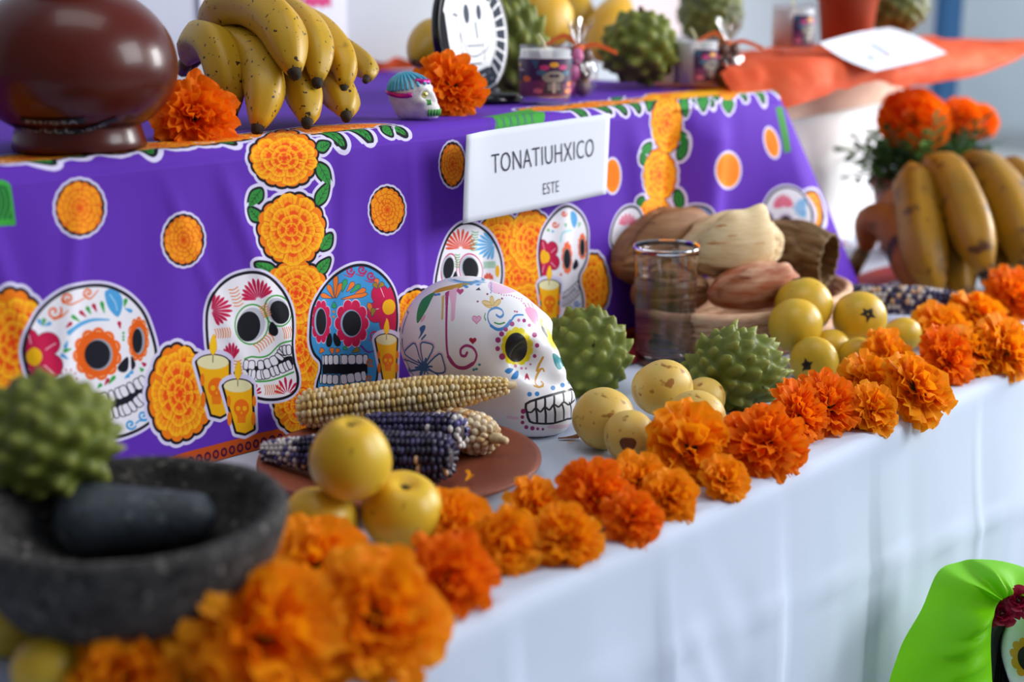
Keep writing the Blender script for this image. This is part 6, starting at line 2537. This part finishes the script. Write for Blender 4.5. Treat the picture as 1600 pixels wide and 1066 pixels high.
def face_patch(name, cy, cz, rx, rz, mat, lift, n=26, lobes=0):
    pts = [face_at(cy, cz, lift)]
    fcs = []
    for ring in (.5, 1.0):
        for i in range(n):
            a = 2 * PI * i / n
            k = ring * (1 - (.17 * (1 - abs(math.sin(lobes * a / 2)) ** .7) if lobes else 0))
            pts.append(face_at(cy + rx * k * math.cos(a), cz + rz * k * math.sin(a), lift))
    for i in range(n):
        fcs.append((0, 1 + i, 1 + (i + 1) % n))
        fcs.append((1 + i, 1 + n + i, 1 + n + (i + 1) % n, 1 + (i + 1) % n))
    part(name, np.array(pts) @ HB.T + dh, fcs, mat, doll)


for sy in (-1, 1):
    face_patch('eye_petals', sy * .020, .010, .0165, .0185, m_eyey, .0010, 88, 11)
    face_patch('eye_socket', sy * .020, .010, .0095, .0115, m_eyeb, .0018)
    face_patch('nostril', sy * .0035, -.012, .0022, .0045, m_eyeb, .0012, 12)
for k in range(9):
    y = -.016 + k * .004
    part('mouth_stitch', *tube([face_at(y, -.028, .0008) @ HB.T + dh, face_at(y, -.036, .0008) @ HB.T + dh], .0007, 5), m_mouth, doll)
part('mouth_line', *tube([face_at(y, -.032 + 8 * y * y, .0008) @ HB.T + dh for y in np.linspace(-.022, .022, 12)], .0008, 5), m_mouth, doll)
for k in range(40):
    a = 1.15 + (2 * PI - 2.3) * k / 39
    p = [np.array([.050 * math.cos(a) * .9 + (-.006), .050 * math.sin(a), .030]), np.array([.050 * math.cos(a) - .008, .056 * math.sin(a), -.01]), np.array([.046 * math.cos(a) - .010, .058 * math.sin(a), -.10])]
    p = [np.array([-.008, .012 * math.sin(a), .066])] + p
    part('hair_strand', *tube(smooth_poly([q @ HB.T + dh for q in p], 4, False), .0042, 5), m_hair, doll)
bodyp = [(0, 0), (.10, 0), (.098, .02), (.080, .22), (.060, .40), (.052, .455), (.045, .475), (.016, .495)]
zt = dh[2] - .085 + .75
bv, bf = lathe([(r, z * zt / .495) for r, z in bodyp], 48, False)
bv[:, :2] *= (1 + .05 * np.sin(np.arctan2(bv[:, 1], bv[:, 0]) * 12))[:, None]
part('dress', bv + np.array([dh[0], dh[1], -.75]), bf, m_dress, doll)
# roses
for px, py, r, t_ in ((1566, 958, 22, DT - .045), (1592, 938, 20, DT - .05), (1618, 950, 21, DT - .055)):
    c = P(px, py, t_)
    R_ = r / F * t_
    ms = []
    for i in range(22):
        q = i / 21
        a = i * 2.39996
        rad = .15 + .85 * q
        d = np.array([math.cos(a) * (.25 + .9 * q), math.sin(a) * (.25 + .9 * q), 1.1 - .75 * q])
        b = np.array([.25 * rad * math.cos(a), .25 * rad * math.sin(a), .0])
        inward = np.array([-math.cos(a), -math.sin(a), .6])
        ms.append(petal_geom(b, d, inward, .55 + .35 * q, .55 + .35 * q, .18 - .45 * q, .03, i, 4, 5))
    v, f = join(*ms)
    m3 = np.array(rot_to(-FV * .8 - RV * .3 + UV_ * .35).to_3x3())
    part('rose', (v * R_ * 1.1) @ m3.T + c, f, m_rose, doll)


# veil: gathered at the roses, billowing over the crown and falling down the near side
def veil(U, V):
    rim = np.array([P(*q) for q in smooth_poly([(1548, 1130, DT - .03), (1490, 1130, DT - .10), (1390, 1110, DT - .05), (1404, 1020, DT - .02), (1440, 952, DT), (1466, 893, DT + .01), (1500, 878, DT + .03), (1524, 874, DT + .02),
                                                (1570, 878, DT + .02), (1620, 895, DT + .03), (1680, 930, DT + .03)], 6, False)])
    gat = np.array([P(*q) for q in smooth_poly([(1552, 1120, DT - .035), (1550, 1060, DT - .05), (1548, 1010, DT - .052), (1550, 975, DT - .052), (1556, 950, DT - .052), (1562, 940, DT - .05), (1568, 935, DT - .05), (1576, 932, DT - .05),
                                                (1588, 930, DT - .05), (1604, 930, DT - .05), (1630, 938, DT - .05)], 6, False)])
    n = len(rim)
    x = np.linspace(0, 1, n)
    A = np.stack([np.interp(U, x, rim[:, k]) for k in range(3)], 1)
    B = np.stack([np.interp(U, x, gat[:, k]) for k in range(3)], 1)
    p = A * (1 - V)[:, None] + B * V[:, None]
    bulge = np.sin(V * PI) ** .8
    pleat = np.sin(U * 38) * .6 + np.sin(U * 21 + 1.3) * .7 + .35 * np.sin(U * 67 + 3 * V) + .4 * np.sin(U * 11 + 6 * V)
    p = p - np.outer(bulge * (.028 + .0135 * np.sign(pleat) * np.abs(pleat) ** .7 * (.35 + .8 * V)), FV)
    p = p + np.outer(bulge * .004 * np.sin(U * 26 + 2), UV_)
    return p


vv, vf, _ = grid(150, 30, veil)
vo = part('veil', vv, vf, m_veil, doll)
# the veil goes on behind the head and shoulders
bk_ = [dh + HB @ np.array(q) for q in ((-.03, -.055, .03), (-.055, -.03, .05), (-.06, .03, .05), (-.03, .055, .03))]


def veil_back(U, V):
    a = PI * .55 + U * PI * .9
    r = .056 + .05 * V
    q = np.stack([r * np.cos(a), r * np.sin(a) * 1.05, .068 - .30 * V - .04 * (1 - V) * np.abs(U - .5)], 1)
    q[:, 0] += .004 * np.sin(U * 40)
    return q @ HB.T + dh


vv, vf, _ = grid(40, 16, veil_back)
part('veil', vv, vf, m_veil, doll)
